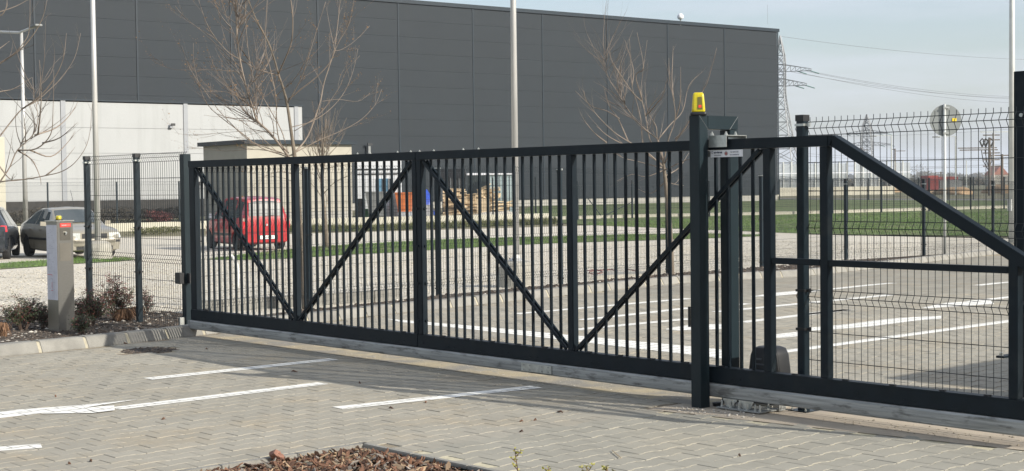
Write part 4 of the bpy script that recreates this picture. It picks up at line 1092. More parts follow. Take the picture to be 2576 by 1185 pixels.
# beige house
hc = G(624, 564); hd = dist(hc.x, hc.y); ht = AZ(624, 362, hd).z; hb = V((hc.x, hc.y, hc.z - .2))
def hit_u(o, dirv, u):
    lo, hi = 0, 60
    for _ in range(40):
        md = (lo + hi) / 2
        if (proj(o + dirv * md)[0] - u) * (proj(o + dirv * 60)[0] - proj(o)[0]) < 0: lo = md
        else: hi = md
    return lo
wR = hit_u(hb, bd, 887); wL = min(hit_u(hb, -bn, 515), 14)
ho = thing('beige_house', 'small flat-roofed beige transformer house with a dark roof edge behind the red car', 'building', hc)
MB().obox(hb, bd * wR, -bn * wL, (0, 0, ht - hb.z)).build('wall', mPlast, ho)
MB().obox(hb - bd * .25 + bn * .25 + V((0, 0, ht - hb.z + .003)), bd * (wR + .5), -bn * (wL + .5), (0, 0, .22)).build('roof', mHall2, ho)
MB().obox(hb + bd * .02 + bn * .02, bd * (wR - .04), -bn * .018, (0, 0, .8)).build('plinth', mPlinth, ho)
for k in (.38, .72): MB().obox(hb + bd * (wR * k) + bn * .02 + V((0, 0, .9)), bd * .03, -bn * .03, (0, 0, ht - hb.z - 1.0)).build('drip_joint', mPlinth, ho)
# cream pillar at left edge
cp = G(2, 560); tag(MB().box(-.25, .25, -.25, .25, 0, AZ(2, 345, dist(cp.x, cp.y)).z - cp.z).build('cream_pillar', mWallW, bevel=.03), 'cream coloured pillar cut by the left edge above the black car', 'pillar').location = cp
# hedge bank between
def clump(name, pts, h, depth, n, mat, lbl, cat, seed=1, leaf=.12, kind=None, parent=None):
    rr = random.Random(seed); m = MB(); P = [G(*p) for p in pts]
    cum = [0]
    for a, b in zip(P, P[1:]): cum.append(cum[-1] + (b - a).length)
    for _ in range(n):
        s = rr.uniform(0, cum[-1]); i = max(k for k in range(len(P) - 1) if cum[k] <= s); t = (s - cum[i]) / (cum[i + 1] - cum[i]); p = P[i] + (P[i + 1] - P[i]) * t
        a = rr.uniform(0, 6.3); rad = depth * sqrt(rr.random()); hh = h * (.75 + .35 * noise.noise(V((s * .35, seed, 0)))); z = hh * rr.random() ** .8
        q = V((p.x + cos(a) * rad, p.y + sin(a) * rad, gz(p.x, p.y) + z))
        d1 = V((rr.gauss(0, 1), rr.gauss(0, 1), rr.gauss(0, 1))).normalized() * leaf * rr.uniform(.5, 1.4); d2 = V((rr.gauss(0, 1), rr.gauss(0, 1), rr.gauss(0, 1))).normalized() * leaf * .6
        m.poly([q, q + d1, q + d2])
    o = m.build(name, mat, parent); tag(o, lbl, cat, kind=kind); return o
clump('hedge', [(-60, 568), (120, 566), (300, 563), (450, 560)], 1.1, .8, 6000, mHedge, 'low bare brown hedge behind the parked sedan', 'hedge', 31, .14)
clump('shrub_heap', [(590 * .405 + 180, 563), (382, 562)], .75, .5, 900, mLeafR, 'dark red low bush by the hedge behind the fence', 'bush', 32, .12)
clump('rubble_grass', [(345, 590), (455, 585)], .35, .5, 1500, mWeed, 'patch of dry weeds at the foot of the cream wall left of the gate', 'weeds', 33, .08, 'stuff')

# ------------------------------------------------------------------ yard clutter in front of the hall
def ybox(name, label, cat, px0, px1, ytop, ybot, mat, depth=1.5, dy=0, part='body', bev=.02, dd=None):
    if dd is None: dd = 90 + (541 - ybot) * .35
    a = G(px0, ybot); 
    if dd: a = AZ(px0, ybot, dd); a.z = gz(a.x, a.y)
    d = dist(a.x, a.y); b = AZ(px1, ybot, d); h = AZ(px0, ytop, d).z - a.z
    t = thing(name, label, cat, a); ux = V((b.x - a.x, b.y - a.y, 0))
    MB().obox(a, ux, V((fdir.x, fdir.y, 0)) * depth, (0, 0, h)).build(part, mat, t, bevel=bev)
    return t, a, ux, h
YB = 547
t, a, ux, h = ybox('site_cabin', 'white portable cabin with a blue lit window at the foot of the hall', 'cabin', 893, 1002, 398, 541, M('cabin_white', (.66, .68, .70), .5, var=.04), 3)
wx = ux * .5; 
m_ = MB().obox(a + ux * .52 - fdir * .03 + V((0, 0, h * .38)), ux * .26, fdir * .025, (0, 0, h * .27)).build('window', M('window_blue', (.12, .28, .42), .1, spec=1), t, fix=True)
for k in (0, .5, 1): MB().obox(a + ux * (.52 + .26 * k - .008) - fdir * .06 + V((0, 0, h * .38)), ux * .016, fdir * .03, (0, 0, h * .27)).build('window_bar', mDark, t, fix=True)
MB().obox(a + ux * .51 - fdir * .07 + V((0, 0, h * .35)), ux * .28, fdir * .04, (0, 0, .08)).build('sill', mDark, t, fix=True)
for z in (.72, .80): MB().obox(a - fdir * .05 + V((0, 0, h * z)), ux, fdir * .04, (0, 0, .07)).build('rail', mDark, t, fix=True)
def skip(name, label, px0, px1, ytop, ybot, mat, dd=None):
    a = Ground(px0, 87 + (540 - ybot) * .15); d = dist(a.x, a.y); b = AZ(px1, ybot, d); b.z = a.z; h = AZ(px0, ytop, d).z - a.z; t = thing(name, label, 'skip', a); ux = V((b.x - a.x, b.y - a.y, 0)); m = MB(); dp = fdir * 1.6
    lo = [a + ux * .2 + V((0, 0, .15)), a + ux * .85 + V((0, 0, .15)), a + ux * .85 + dp + V((0, 0, .15)), a + ux * .2 + dp + V((0, 0, .15))]; hi = [a + V((0, 0, h)), a + ux + V((0, 0, h)), a + ux + dp + V((0, 0, h)), a + dp + V((0, 0, h))]
    m.v = [tuple(p) for p in lo + hi]; m.f = [(3, 2, 1, 0)] + [(i, (i + 1) % 4, 4 + (i + 1) % 4, 4 + i) for i in range(4)]; m.build('tub', mat, t)
    r = MB()
    for i in range(4): r.bar(hi[i], hi[(i + 1) % 4], .08)
    r.build('rim', mat, t); f = MB()
    for i in (0, 1): f.bar(lo[i] - V((0, 0, .15)), lo[i], .1)
    f.build('foot', mDark, t); return t
skip('skip', 'grey tapered tipping skip in front of the white cabin', 918, 970, 484, 537, mGreyS)
skip('skip', 'orange skip right of the white cabin', 993, 1036, 486, 531, mOrange)
ybox('waste_bin', 'bright green low bin at the left end of the yard clutter', 'bin', 897, 925, 526, 545, mGreenB, 1)
ybox('tool_crate', 'small black crate above the green bin', 'crate', 898, 915, 500, 523, mBlack, .8, dd=88)
def heap(name, label, cat, px0, px1, ytop, ybot, mat, seed=1, depth=1.2, dd=None):
    a = Ground(px0, dd) if dd else G(px0, ybot); d = dist(a.x, a.y); b = AZ(px1, ybot, d); b.z = a.z; h = AZ(px0, ytop, d).z - a.z; bm = bmesh.new(); bmesh.ops.create_icosphere(bm, subdivisions=3, radius=1)
    c = (a + b) / 2; L2 = (b - a).length / 2; ux = (b - a).normalized()
    for v in bm.verts:
        k = 1 + .25 * noise.noise(v.co * 2 + V((seed, 0, 0))); z = max(v.co.z, -.05) ; x_, y_ = v.co.x * k, v.co.y * k
        v.co = ux * (x_ * L2) + fdir * (y_ * depth) + V((0, 0, z * k * h))
    me = bpy.data.meshes.new(name); bm.to_mesh(me); bm.free(); me.materials.append(mat); me.shade_smooth()
    o = put(name, me, None, V((c.x, c.y, a.z))); return tag(o, label, cat)
heap('covered_pallet', 'white wrapped bags heaped between the grey and the orange skip', 'bags', 952, 990, 502, 540, M('white_bag', (.62, .64, .68), .5, var=.1, vs=1.5), 2, dd=90.5)
heap('tarp_heap', 'blue tarpaulin over a stack behind the gate', 'tarpaulin', 1042, 1092, 478, 521, mBlueT, 5, dd=95)
ybox('block_stack', 'grey wrapped block stack below the blue tarpaulin', 'stack', 1056, 1088, 516, 542, M('wrapped_grey', (.35, .36, .37), .4, var=.2, vs=2), 1.2)
ybox('cable_drum_box', 'low grey crate right of the white bags', 'crate', 1000, 1052, 533, 546, M('pale_crate', (.45, .47, .5), .5, var=.2, vs=2), 1.2)
t, a, ux, h = ybox('timber_shelter', 'dark timber shelter with a black roof behind the wood pile', 'shelter', 1112, 1168, 447, 520, mDark, 2.2)
MB().obox(a - ux * .04 - fdir * .1 + V((0, 0, h)), ux * 1.08, fdir * 2.4, (0, 0, .55)).build('roof', mBlack, t)
for k in range(6): MB().obox(a + ux * (k * .19) - fdir * .06 + V((0, 0, .1)), ux * .03, fdir * .05, (0, 0, h - .1)).build('slat', mGreyS, t)
t, a, ux, h = ybox('steel_container', 'dark grey-green steel container with a pale roof behind the planks', 'container', 1176, 1231, 441, 518, mDkGrn, 2.5)
for k in range(14): MB().obox(a + ux * (k / 14 + .01) - fdir * .05, ux * .03, fdir * .045, (0, 0, h - .05)).build('rib', mDkGrn, t)
MB().obox(a - ux * .02 - fdir * .12 + V((0, 0, h)), ux * 1.04, fdir * 2.7, (0, 0, .14)).build('roof', mWhite, t)
t, a, ux, h = ybox('greenhouse', 'pale translucent panelled lean-to at the right end of the clutter', 'greenhouse', 1232, 1300, 440, 527, mCyan, 2.5)
for k in range(9): MB().obox(a + ux * (k / 8 - .006) - fdir * .05, ux * .014, fdir * .045, (0, 0, h)).build('frame_bar', mGreyS, t)
MB().obox(a - ux * .02 - fdir * .12 + V((0, 0, h)), ux * 1.04, fdir * 2.7, (0, 0, .1)).build('roof', mWhite, t)
# wood pile: every plank a part
def planks(name, label, px0, px1, ytop, ybot, n, seed, big=0.):
    rr = random.Random(seed); a = Ground(px0, 89 + seed % 4); d = dist(a.x, a.y); b = AZ(px1, ybot, d); b.z = a.z; h = AZ(px0, ytop, d).z - a.z; t = thing(name, label, 'wood pile', a); ux = (b - a); W = ux.length; ux = ux / W
    for i in range(n):
        l = rr.uniform(.7, 1.6); x = rr.uniform(0, max(.05, W - l)); z = (i / n) * h * .93; y = rr.uniform(0, 1.2); an_ = rr.gauss(0, .10 + big); v = (ux * cos(an_) + V((0, 0, sin(an_)))); yw = rr.gauss(0, .25); v = (v + fdir * yw).normalized()
        hh = rr.choice((.03, .05, .10, .14)); 
        MB().bar(a + ux * x + fdir * y + V((0, 0, z + .06)), a + ux * x + fdir * y + V((0, 0, z + .06)) + v * l, rr.uniform(.1, .25), hh).build('plank', mWood, t)
    return t
planks('wood_pile', 'pile of broken pallet planks, left part, in front of the timber shelter', 1112, 1160, 470, 533, 34, 41)
planks('wood_pile', 'pile of broken pallet planks in the middle, left of the tipped crate side', 1150, 1204, 488, 533, 40, 42)
planks('wood_pile', 'highest tangle of pale planks behind the tipped crate side', 1198, 1262, 474, 528, 44, 43, .25)
planks('wood_pile', 'low stack of pale planks right of the tipped crate side', 1232, 1282, 506, 527, 20, 44)
a = Ground(1198, 87.5); d_ = 87.5; b = AZ(1232, 529, d_); b.z = a.z
pb = thing('crate_side', 'pale plywood crate side leaning against the planks', 'crate side', a)
for k in range(5):
    u = (b - a) * (k / 5); MB().obox(a + u + V((0, 0, .05)), (b - a) * .19, fdir * .05, fdir * .35 + V((0, 0, 1.05))).build('board', mWood, pb, fix=True)
MB().bar(a - fdir * .04, a + (b - a) * .35 - fdir * .04 + V((0, 0, 1.0)), .1, .05).build('batten', mWood, pb)
heap('grit_heap', 'low heap of gravel in front of the wood piles', 'gravel heap', 1180, 1330, 533, 546, mGravel, 8, 1., dd=86)

# ------------------------------------------------------------------ cars
def car(name, label, cat, loc, heading, L_, W_, secs, paint, side_wins, front_win, rear_win, wheels, wr, rimmat, wname='body'):
    """secs: (x, halfwidth, zbottom, zbelt, ztop, halfwidth_top) from rear to front"""
    t = thing(name, label, cat, loc, rotz=heading, local=True)
    m = MB(); K = None
    def ring(s):
        x, w_, zb, zl, zt, wt = s; c = min(.03, (zt - zl) * .2 + .012)
        pts = [(0, zb), (w_ * .80, zb), (w_ * .95, zb + .06), (w_, zb + .2), (w_, (zb + zl) / 2 + .06), (w_ * .985, zl - .07), (w_ * .955, zl), (wt, zt - c), (wt * .88, zt), (wt * .4, zt + c * .6), (0, zt + c)]
        return [(x, y, z) for y, z in pts] + [(x, -y, z) for y, z in pts[-2:0:-1]]
    for s in secs: r_ = ring(s); K = len(r_); m.v += r_
    for i in range(len(secs) - 1):
        for k in range(K): k2 = (k + 1) % K; m.f.append((i * K + k, i * K + k2, (i + 1) * K + k2, (i + 1) * K + k))
    m.f.append(tuple(range(K))); m.f.append(tuple((len(secs) - 1) * K + k for k in range(K))[::-1])
    body = m.build('body', paint, t, fix=True)
    # wheel openings
    cut = MB()
    for x in wheels:
        for sgn in (1, -1): cut.lathe((x, sgn * W_ / 2, wr), [(wr + .055, -.26), (wr + .055, .2)], 22, 'Y')
    co = cut.build('cutter', None, None, fix=True)
    md = body.modifiers.new('b', 'BOOLEAN'); md.object = co; md.operation = 'DIFFERENCE'; md.solver = 'EXACT'
    co.matrix_world = body.matrix_world
    body.parent = None
    dg = bpy.context.evaluated_depsgraph_get(); me = bpy.data.meshes.new_from_object(body.evaluated_get(dg)); body.modifiers.clear(); body.data = me; body.parent = t
    me.materials.clear(); me.materials.append(paint)
    bpy.data.objects.remove(co)
    me.shade_smooth()
    try: me.set_sharp_from_angle(angle=radians(32))
    except Exception: pass
    MB().box(secs[0][0] + .3, secs[-1][0] - .3, -W_ / 2 + .25, W_ / 2 - .25, .2, .42).build('underbody', mBlack, t)
    def at(x):
        for a, b in zip(secs, secs[1:]):
            if a[0] <= x <= b[0]:
                f = (x - a[0]) / (b[0] - a[0]); return [a[i] + (b[i] - a[i]) * f for i in range(6)]
        return list(secs[-1] if x > 0 else secs[0])
    def spt(x, tt, o=.006):
        s = at(x); z = s[3] + (s[4] - .03 - s[3]) * tt; y = s[1] * .955 + (s[5] - s[1] * .955) * tt; return y + o, z
    for sgn in (1, -1):
        for poly in side_wins:
            m = MB(); pts = [(x, sgn * spt(x, tt)[0], spt(x, tt)[1]) for x, tt in poly]
            m.poly(pts if sgn < 0 else pts[::-1]); m.poly([(a, b - sgn * .012, c) for a, b, c in (pts[::-1] if sgn < 0 else pts)])
            for i in range(len(pts)): j = (i + 1) % len(pts); p, q = pts[i], pts[j]; m.poly([p, q, (q[0], q[1] - sgn * .012, q[2]), (p[0], p[1] - sgn * .012, p[2])])
            m.build('window', mGlass, t, fix=True)
    for nm, (xa, xb, fa, fb, mat) in (('windscreen', front_win), ('rear_window', rear_win)):
        m = MB(); n = 8; rows = []
        for i, (x, f_) in enumerate(((xa, fa), (xb, fb))):
            s = at(x)
            for k in range(n + 1):
                y = (k / n * 2 - 1) * s[5] * f_; rows.append((x + (.012 if nm == 'windscreen' else -.012), y, s[4] + .012 + .025 * (1 - (k / n * 2 - 1) ** 2)))
        m.v = rows; m.f = [(k, k + 1, n + 1 + k + 1, n + 1 + k) for k in range(n)]
        m.v += [(x, y, z - .012) for x, y, z in rows]; q = 2 * (n + 1); m.f += [(q + k + 1, q + k, q + n + 1 + k, q + n + 2 + k) for k in range(n)]
        m.build(nm, mat, t)
    for x in wheels:
        for sgn in (1, -1):
            yo = sgn * (W_ / 2 - .11)
            wv = MB().lathe((x, yo, wr), [(wr * .62, -.09), (wr * .96, -.095), (wr, -.06), (wr, .06), (wr * .96, .095), (wr * .62, .09)], 24, 'Y').build('tyre', mRub, t, fix=True)
            rim = MB(); rim.lathe((x, yo + sgn * .05, wr), [(wr * .64, -.03), (wr * .64, .03), (wr * .56, .034), (wr * .5, .015), (wr * .2, .02), (wr * .18, .035)], 20, 'Y'); ro = rim.build('rim', rimmat, wv, fix=True)
            ro2 = MB()
            for k in range(8):
                a = k * pi / 4; ro2.lathe((x + cos(a) * wr * .38, yo + sgn * .079, wr + sin(a) * wr * .38), [(wr * .075, -.004), (wr * .075, .004)], 8, 'Y')
            ro2.build('rim_hole', mBlack, wv)
    return t, at
def lblock(t, nm, mat, pts, th, ax='x', parent=None):
    """small slab on a car: polygon of (x,y,z) extruded by th along axis vector"""
    v = V(th); m = MB(); m.poly(pts); m.poly([tuple(V(p) + v) for p in pts][::-1])
    for i in range(len(pts)): j = (i + 1) % len(pts); m.poly([pts[i], tuple(V(pts[i]) + v), tuple(V(pts[j]) + v), pts[j]])
    return m.build(nm, mat, parent or t, fix=True, bevel=.006)
def slabx(t, nm, mat, x, y0, y1, z0, z1, th=.02, bulge=0.): return lblock(t, nm, mat, [(x, y0, z0), (x, y1, z0), (x, y1, z1), (x, y0, z1)], (th, 0, 0))
# grey sedan
L_, W_ = 4.5, 1.73
sec = [(-2.25, .66, .42, .72, .80, .60), (-2.20, .76, .30, .86, 1.00, .66), (-1.9, .83, .22, .95, 1.06, .68), (-1.55, .855, .22, .96, 1.16, .64), (-1.15, .865, .20, .95, 1.34, .58), (-.7, .865, .18, .94, 1.425, .575), (-.1, .865, .18, .93, 1.44, .58), (.35, .865, .18, .92, 1.40, .585), (.75, .865, .18, .91, 1.16, .66), (1.08, .86, .18, .90, .955, .72), (1.5, .85, .20, .86, .90, .72), (1.9, .83, .20, .80, .83, .70), (2.12, .79, .22, .72, .76, .66), (2.22, .70, .28, .62, .66, .60), (2.26, .60, .34, .52, .54, .52)]
pz = AZ(172, 600, 43.6); vd = lambda a: atan2(-cos(a) * fdir.y + sin(a) * r0.y, -cos(a) * fdir.x + sin(a) * r0.x)
loc = V((pz.x, pz.y, gz(pz.x, pz.y)))
sw = [[(-1.38, .12), (-.55, .10), (-.50, .92), (-.78, .90)], [(-.46, .10), (.58, .10), (.30, .88), (-.40, .92)], [(-1.72, .12), (-1.42, .12), (-1.02, .72)]]
sw = [[(-1.50, .10), (-.52, .08), (-.50, .94), (-.95, .90)], [(-.44, .08), (.70, .08), (.36, .90), (-.42, .94)]]
sed, at = car('sedan_car', 'grey beige sedan parked facing right behind the intercom column', 'car', loc, vd(radians(35)), L_, W_, sec, mGreyC, sw, (.42, 1.02, .90, .92, mGlass), (-1.78, -1.2, .86, .88, mGlass), (-1.30, 1.28), .31, mRimD)
for s in (1, -1):
    lblock(sed, 'headlight', mLampC, [(2.13, s * .80, .58), (2.245, s * .42, .56), (2.235, s * .42, .74), (2.09, s * .76, .74)], (.035, 0, 0))
    lblock(sed, 'mirror', mGreyC, [(.62, s * .86, .93), (.62, s * 1.04, .94), (.62, s * 1.03, 1.06), (.62, s * .88, 1.05)], (.09, 0, 0))
    lblock(sed, 'side_moulding', mBlack, [(-1.0, s * .862, .52), (.98, s * .862, .52), (.98, s * .862, .58), (-1.0, s * .862, .58)], (0, s * .02, 0))
    for x in (-.95, .02): lblock(sed, 'door_handle', mGreyC, [(x, s * .862, .80), (x + .2, s * .862, .80), (x + .2, s * .862, .83), (x, s * .862, .83)], (0, s * .03, 0))
    for x in (-.48, .95): lblock(sed, 'door_seam', mBlack, [(x, s * .868, .28), (x + .012, s * .868, .28), (x + .012, s * .85, .88), (x, s * .85, .88)], (0, s * .003, 0))
slabx(sed, 'grille', mBlack, 2.235, -.36, .36, .585, .72, .03); slabx(sed, 'grille_frame', mGreyC, 2.232, -.42, .42, .555, .735, .025)
slabx(sed, 'bumper_trim', mBlack, 2.215, -.74, .74, .47, .53, .04); slabx(sed, 'bumper', mGreyC, 2.20, -.72, .72, .26, .47, .05); slabx(sed, 'lower_grille', mBlack, 2.24, -.52, .52, .27, .37, .02)
npl = slabx(sed, 'number_plate', mPlate, 2.262, -.26, .26, .375, .485, .006); slabx(sed, 'plate_band', mBlueP, 2.269, -.258, -.215, .378, .482, .003)
def ctext(t, body, size, mat, o, xd, zd): return text(body, size, mat, t, o, xd, zd, 'plate_text')
ctext(sed, 'M   -   5', .10, mInk, (2.2695, -.17, .395), (0, 1, 0), (0, 0, 1))
MB().tube([(-.3, .3, 1.44), (-.62, .3, 1.95)], .006, 4).build('aerial', mBlack, sed)
slabx(sed, 'interior_mirror', mWhite, .60, -.13, .13, 1.20, 1.27, .01)
# red mini-van
sec = [(-1.77, .68, .40, .86, .92, .62), (-1.75, .77, .28, .96, 1.05, .66), (-1.70, .79, .22, .98, 1.30, .62), (-1.60, .80, .20, .98, 1.58, .585), (-1.4, .805, .18, .97, 1.645, .58), (-.6, .81, .17, .96, 1.68, .585), (.15, .81, .17, .95, 1.66, .585), (.45, .81, .17, .94, 1.56, .59), (.85, .81, .18, .94, 1.20, .66), (1.1, .80, .18, .92, 1.00, .70), (1.4, .79, .2, .86, .92, .69), (1.65, .74, .22, .74, .80, .64), (1.76, .64, .30, .60, .66, .56)]
pz = AZ(618, 620, 48.0); loc = V((pz.x, pz.y, gz(pz.x, pz.y))); hd_ = atan2(cos(radians(32)) * fdir.y - sin(radians(32)) * r0.y, cos(radians(32)) * fdir.x - sin(radians(32)) * r0.x)
sw = [[(-1.52, .12), (-1.0, .08), (-1.0, .92), (-1.48, .88)], [(-.92, .06), (-.22, .06), (-.22, .93), (-.92, .93)], [(-.14, .06), (.86, .06), (.52, .80), (.36, .93), (-.14, .93)]]
red, at = car('red_minivan', 'small red high-roofed car parked in front of the beige house', 'car', loc, hd_, 3.5, 1.62, sec, mRed, sw, (.5, 1.0, .9, .9, mGlass), (-1.70, -1.62, .70, .70, mGlassC), (-1.12, 1.18), .28, mRim)
lblock(red, 'rear_window', mGlassC, [(-1.752, -.58, 1.08), (-1.752, .58, 1.08), (-1.655, .54, 1.50), (-1.655, -.54, 1.50)], (-.02, 0, 0))
for s in (1, -1):
    lblock(red, 'tail_light', mLampR, [(-1.752, s * .79, .68), (-1.775, s * .66, .68), (-1.775, s * .66, .90), (-1.745, s * .79, .92)], (-.02, 0, 0))
    lblock(red, 'indicator', M('indicator', (.35, .22, .18), .2, coat=.6), [(-1.745, s * .79, .925), (-1.775, s * .66, .905), (-1.77, s * .66, 1.0), (-1.735, s * .78, 1.02)], (-.02, 0, 0))
    lblock(red, 'mirror', mWhite if s > 0 else mRed, [(.62, s * .80, .98), (.62, s * .98, 1.0), (.62, s * .97, 1.15), (.62, s * .82, 1.14)], (.07, 0, 0))
    lblock(red, 'side_moulding', mBlack, [(-.85, s * .808, .46), (.78, s * .808, .46), (.78, s * .808, .53), (-.85, s * .808, .53)], (0, s * .02, 0))
    lblock(red, 'door_seam', mBlack, [(-.18, s * .812, .28), (-.168, s * .812, .28), (-.168, s * .79, .93), (-.18, s * .79, .93)], (0, s * .003, 0))
slabx(red, 'bumper', mRed, -1.84, -.74, .74, .26, .52, .07); slabx(red, 'plate_recess', mDark, -1.845, -.34, .34, .34, .48, .01)
slabx(red, 'number_plate', mPlate, -1.853, -.26, .26, .355, .465, .006); ctext(red, 'I   N-631', .10, mInk, (-1.8545, .22, .375), (0, -1, 0), (0, 0, 1))
slabx(red, 'tailgate_seam', mDark, -1.783, -.64, .64, .575, .585, .02)
MB().lathe((-1.79, .0, .80), [(.035, -.01), (.035, .01)], 12, 'X').build('badge', mRim, red)
MB().tube([(-1.76, .05, 1.07), (-1.775, -.25, 1.10)], .01, 5).build('wiper', mBlack, red)
# black hatchback
sec = [(-2.0, .66, .40, .74, .80, .56), (-1.97, .80, .28, .93, .97, .62), (-1.90, .84, .22, .96, 1.08, .62), (-1.72, .86, .2, .97, 1.30, .58), (-1.5, .865, .18, .97, 1.44, .56), (-.8, .87, .17, .95, 1.49, .57), (0, .87, .17, .93, 1.48, .58), (.5, .87, .17, .91, 1.38, .60), (1.0, .87, .18, .90, 1.05, .68), (1.5, .85, .2, .84, .90, .70), (1.85, .80, .22, .74, .80, .66), (2.0, .66, .3, .55, .6, .56)]
pz = AZ(-40, 640, 43.0); loc = V((pz.x, pz.y, gz(pz.x, pz.y))); a_ = radians(13); hd_ = atan2(cos(a_) * fdir.y - sin(a_) * r0.y, cos(a_) * fdir.x - sin(a_) * r0.x)
blk, at = car('black_hatchback', 'black hatchback cut by the left edge, showing its rear corner and red lamp', 'car', loc, hd_, 4.0, 1.74, sec, mDarkC, [[(-1.4, .1), (-.5, .08), (-.5, .93), (-1.1, .9)], [(-.42, .08), (.8, .08), (.45, .85), (-.42, .93)]], (.55, 1.1, .9, .9, mGlass), (-1.93, -1.6, .9, .88, mGlass), (-1.28, 1.25), .32, mRim)
for s in (1, -1):
    lblock(blk, 'tail_light', mLampR, [(-1.90, s * .86, .80), (-2.0, s * .50, .76), (-2.0, s * .52, .86), (-1.92, s * .70, .98), (-1.88, s * .84, .97)], (-.03, 0, 0))
slabx(blk, 'bumper', mDarkC, -2.06, -.74, .74, .24, .62, .08); slabx(blk, 'number_plate', mPlate, -2.07, -.26, .26, .52, .63, .006)
ctext(blk, '  -  3', .10, mInk, (-2.0715, .1, .54), (0, -1, 0), (0, 0, 1)); slabx(blk, 'bumper_insert', mBlack, -2.075, -.70, .70, .22, .34, .02)
m = MB(); m.tube([V((-2.035, .075 * cos(a * pi / 8), .78 + .075 * sin(a * pi / 8))) for a in range(17)], .008, 5); m.tube([(-2.04, -.06, .76), (-2.04, .0, .785), (-2.04, .06, .80)], .009, 5); m.build('badge', mRim, blk)

# ------------------------------------------------------------------ trees
def grow(m, tips, p, d, l, r, rr, depth, curve=.15, upw=.25, seg=5, sides=4, spread=.6):
    pts = [p.copy()]; rad = [r]; dv = d.normalized(); q = p.copy()
    wob = V((rr.gauss(0, curve), rr.gauss(0, curve), rr.gauss(0, curve) * .5))
    for i in range(seg):
        dv = (dv + wob * .5 + V((0, 0, upw / seg)) + V((rr.gauss(0, .05), rr.gauss(0, .05), rr.gauss(0, .05)))).normalized(); q = q + dv * l / seg; pts.append(q.copy()); rad.append(r * (1 - .8 * (i + 1) / seg))
    m.tube(pts, rad, sides, cap=False); tips.append((pts, r))
    if depth > 0:
        k = rr.randint(2, 4)
        for _ in range(k):
            i = rr.randint(1, seg - 1); sd = V((rr.gauss(0, 1), rr.gauss(0, 1), rr.gauss(0, .6))).normalized(); dd = ((pts[i + 1] - pts[i]).normalized() + sd * spread).normalized()
            grow(m, tips, pts[i], dd, l * rr.uniform(.35, .65), rad[i] * .6, rr, depth - 1, curve, upw, max(3, seg - 1), 3, spread)
def tree(name, label, trunk, limbs, dep, seed, shoots=0, sl_=1.2, twigs=3, tl=.5, rtw=.0035, budn=1, jitter=.35, group=None, mBr=None, buds=True, rscale=1., redtip=True, spread=.6):
    rr = random.Random(seed); base = G(*trunk[0][:2]); d0 = dep or dist(base.x, base.y)
    t = thing(name, label, 'tree', base, group)
    tp = [AZ(x, y, d0) for x, y, _ in trunk]; tp[0] = V((tp[0].x, tp[0].y, gz(tp[0].x, tp[0].y) - .05))
    tp2 = smoothline(tp, 4); tr = []
    for i in range(len(trunk) - 1):
        for k in range(4): tr.append((trunk[i][2] + (trunk[i + 1][2] - trunk[i][2]) * k / 4) * rscale)
    tr.append(trunk[-1][2] * rscale)
    MB().tube(tp2, tr, 10).build('trunk', mTrunk, t, smooth=True)
    tw = MB(); tips = []
    for pts, ra, rb in limbs:
        ph_ = rr.uniform(-1, 1) * jitter; n = len(pts)
        P = [AZ(x, y, d0 + ph_ * (i / (n - 1)) ** .7 * (1 + .0 * i)) for i, (x, y) in enumerate(pts)]
        Q = smoothline(P, 4); rad = [(ra + (rb - ra) * (i / (len(Q) - 1)) ** .8) * rscale for i in range(len(Q))]
        MB().tube(Q, rad, 6).build('limb', mBr or mBranch, t, smooth=True); tips.append((Q, ra))
        ln = sum((b - a).length for a, b in zip(Q, Q[1:]))
        k = int(twigs * ln / .5)
        for _ in range(k):
            i = rr.randint(len(Q) // 5, len(Q) - 2); dv = (Q[i + 1] - Q[i]).normalized(); sd = V((rr.gauss(0, 1), rr.gauss(0, 1), rr.gauss(0, .7))).normalized()
            grow(tw, tips, Q[i], (dv * .9 + sd * spread), tl * rr.uniform(.4, 1.2), min(rtw * rr.uniform(.8, 1.3), rad[i] * .8), rr, 1, .12, .35, 5, 3, spread)
    slots = [(q_, i_) for q_, _r in tips[:len(limbs)] for i_ in range(max(1, len(q_) // 6), len(q_) - 2)]; rr.shuffle(slots)
    for q_, i_ in slots[:shoots]:
        dv = (q_[i_ + 1] - q_[i_]).normalized(); sd = V((rr.gauss(0, 1), rr.gauss(0, 1), rr.gauss(0, .5))).normalized()
        grow(tw, tips, q_[i_], dv * .8 + sd * .65, sl_ * rr.uniform(.4, 1.2), .0058 * rr.uniform(.6, 1.2), rr, 1 if rr.random() < .35 else 0, .12, .5, 9, 4, .4)
    o = tw.build('twigs', mTwig, t); o['kind'] = 'stuff'
    if buds:
        bm_ = MB()
        for pts, r in tips:
            for p in pts[1:]:
                for _ in range(budn if rr.random() < .8 else 0):
                    q = p + V((rr.gauss(0, .008), rr.gauss(0, .008), rr.gauss(0, .008))); s = rr.uniform(.004, .009) * (1.7 if rr.random() < .12 else 1)
                    a, b, c = [V((rr.gauss(0, 1), rr.gauss(0, 1), rr.gauss(0, 1))).normalized() * s for _ in range(3)]
                    bm_.poly([q - a, q + b, q + c]); bm_.poly([q + a, q - b, q + c * .5])
        o = bm_.build('buds', mBud, t); o['kind'] = 'stuff'
    return t
def c2_(l): return [(440 + x * .3714, y * .3714) for x, y in l]
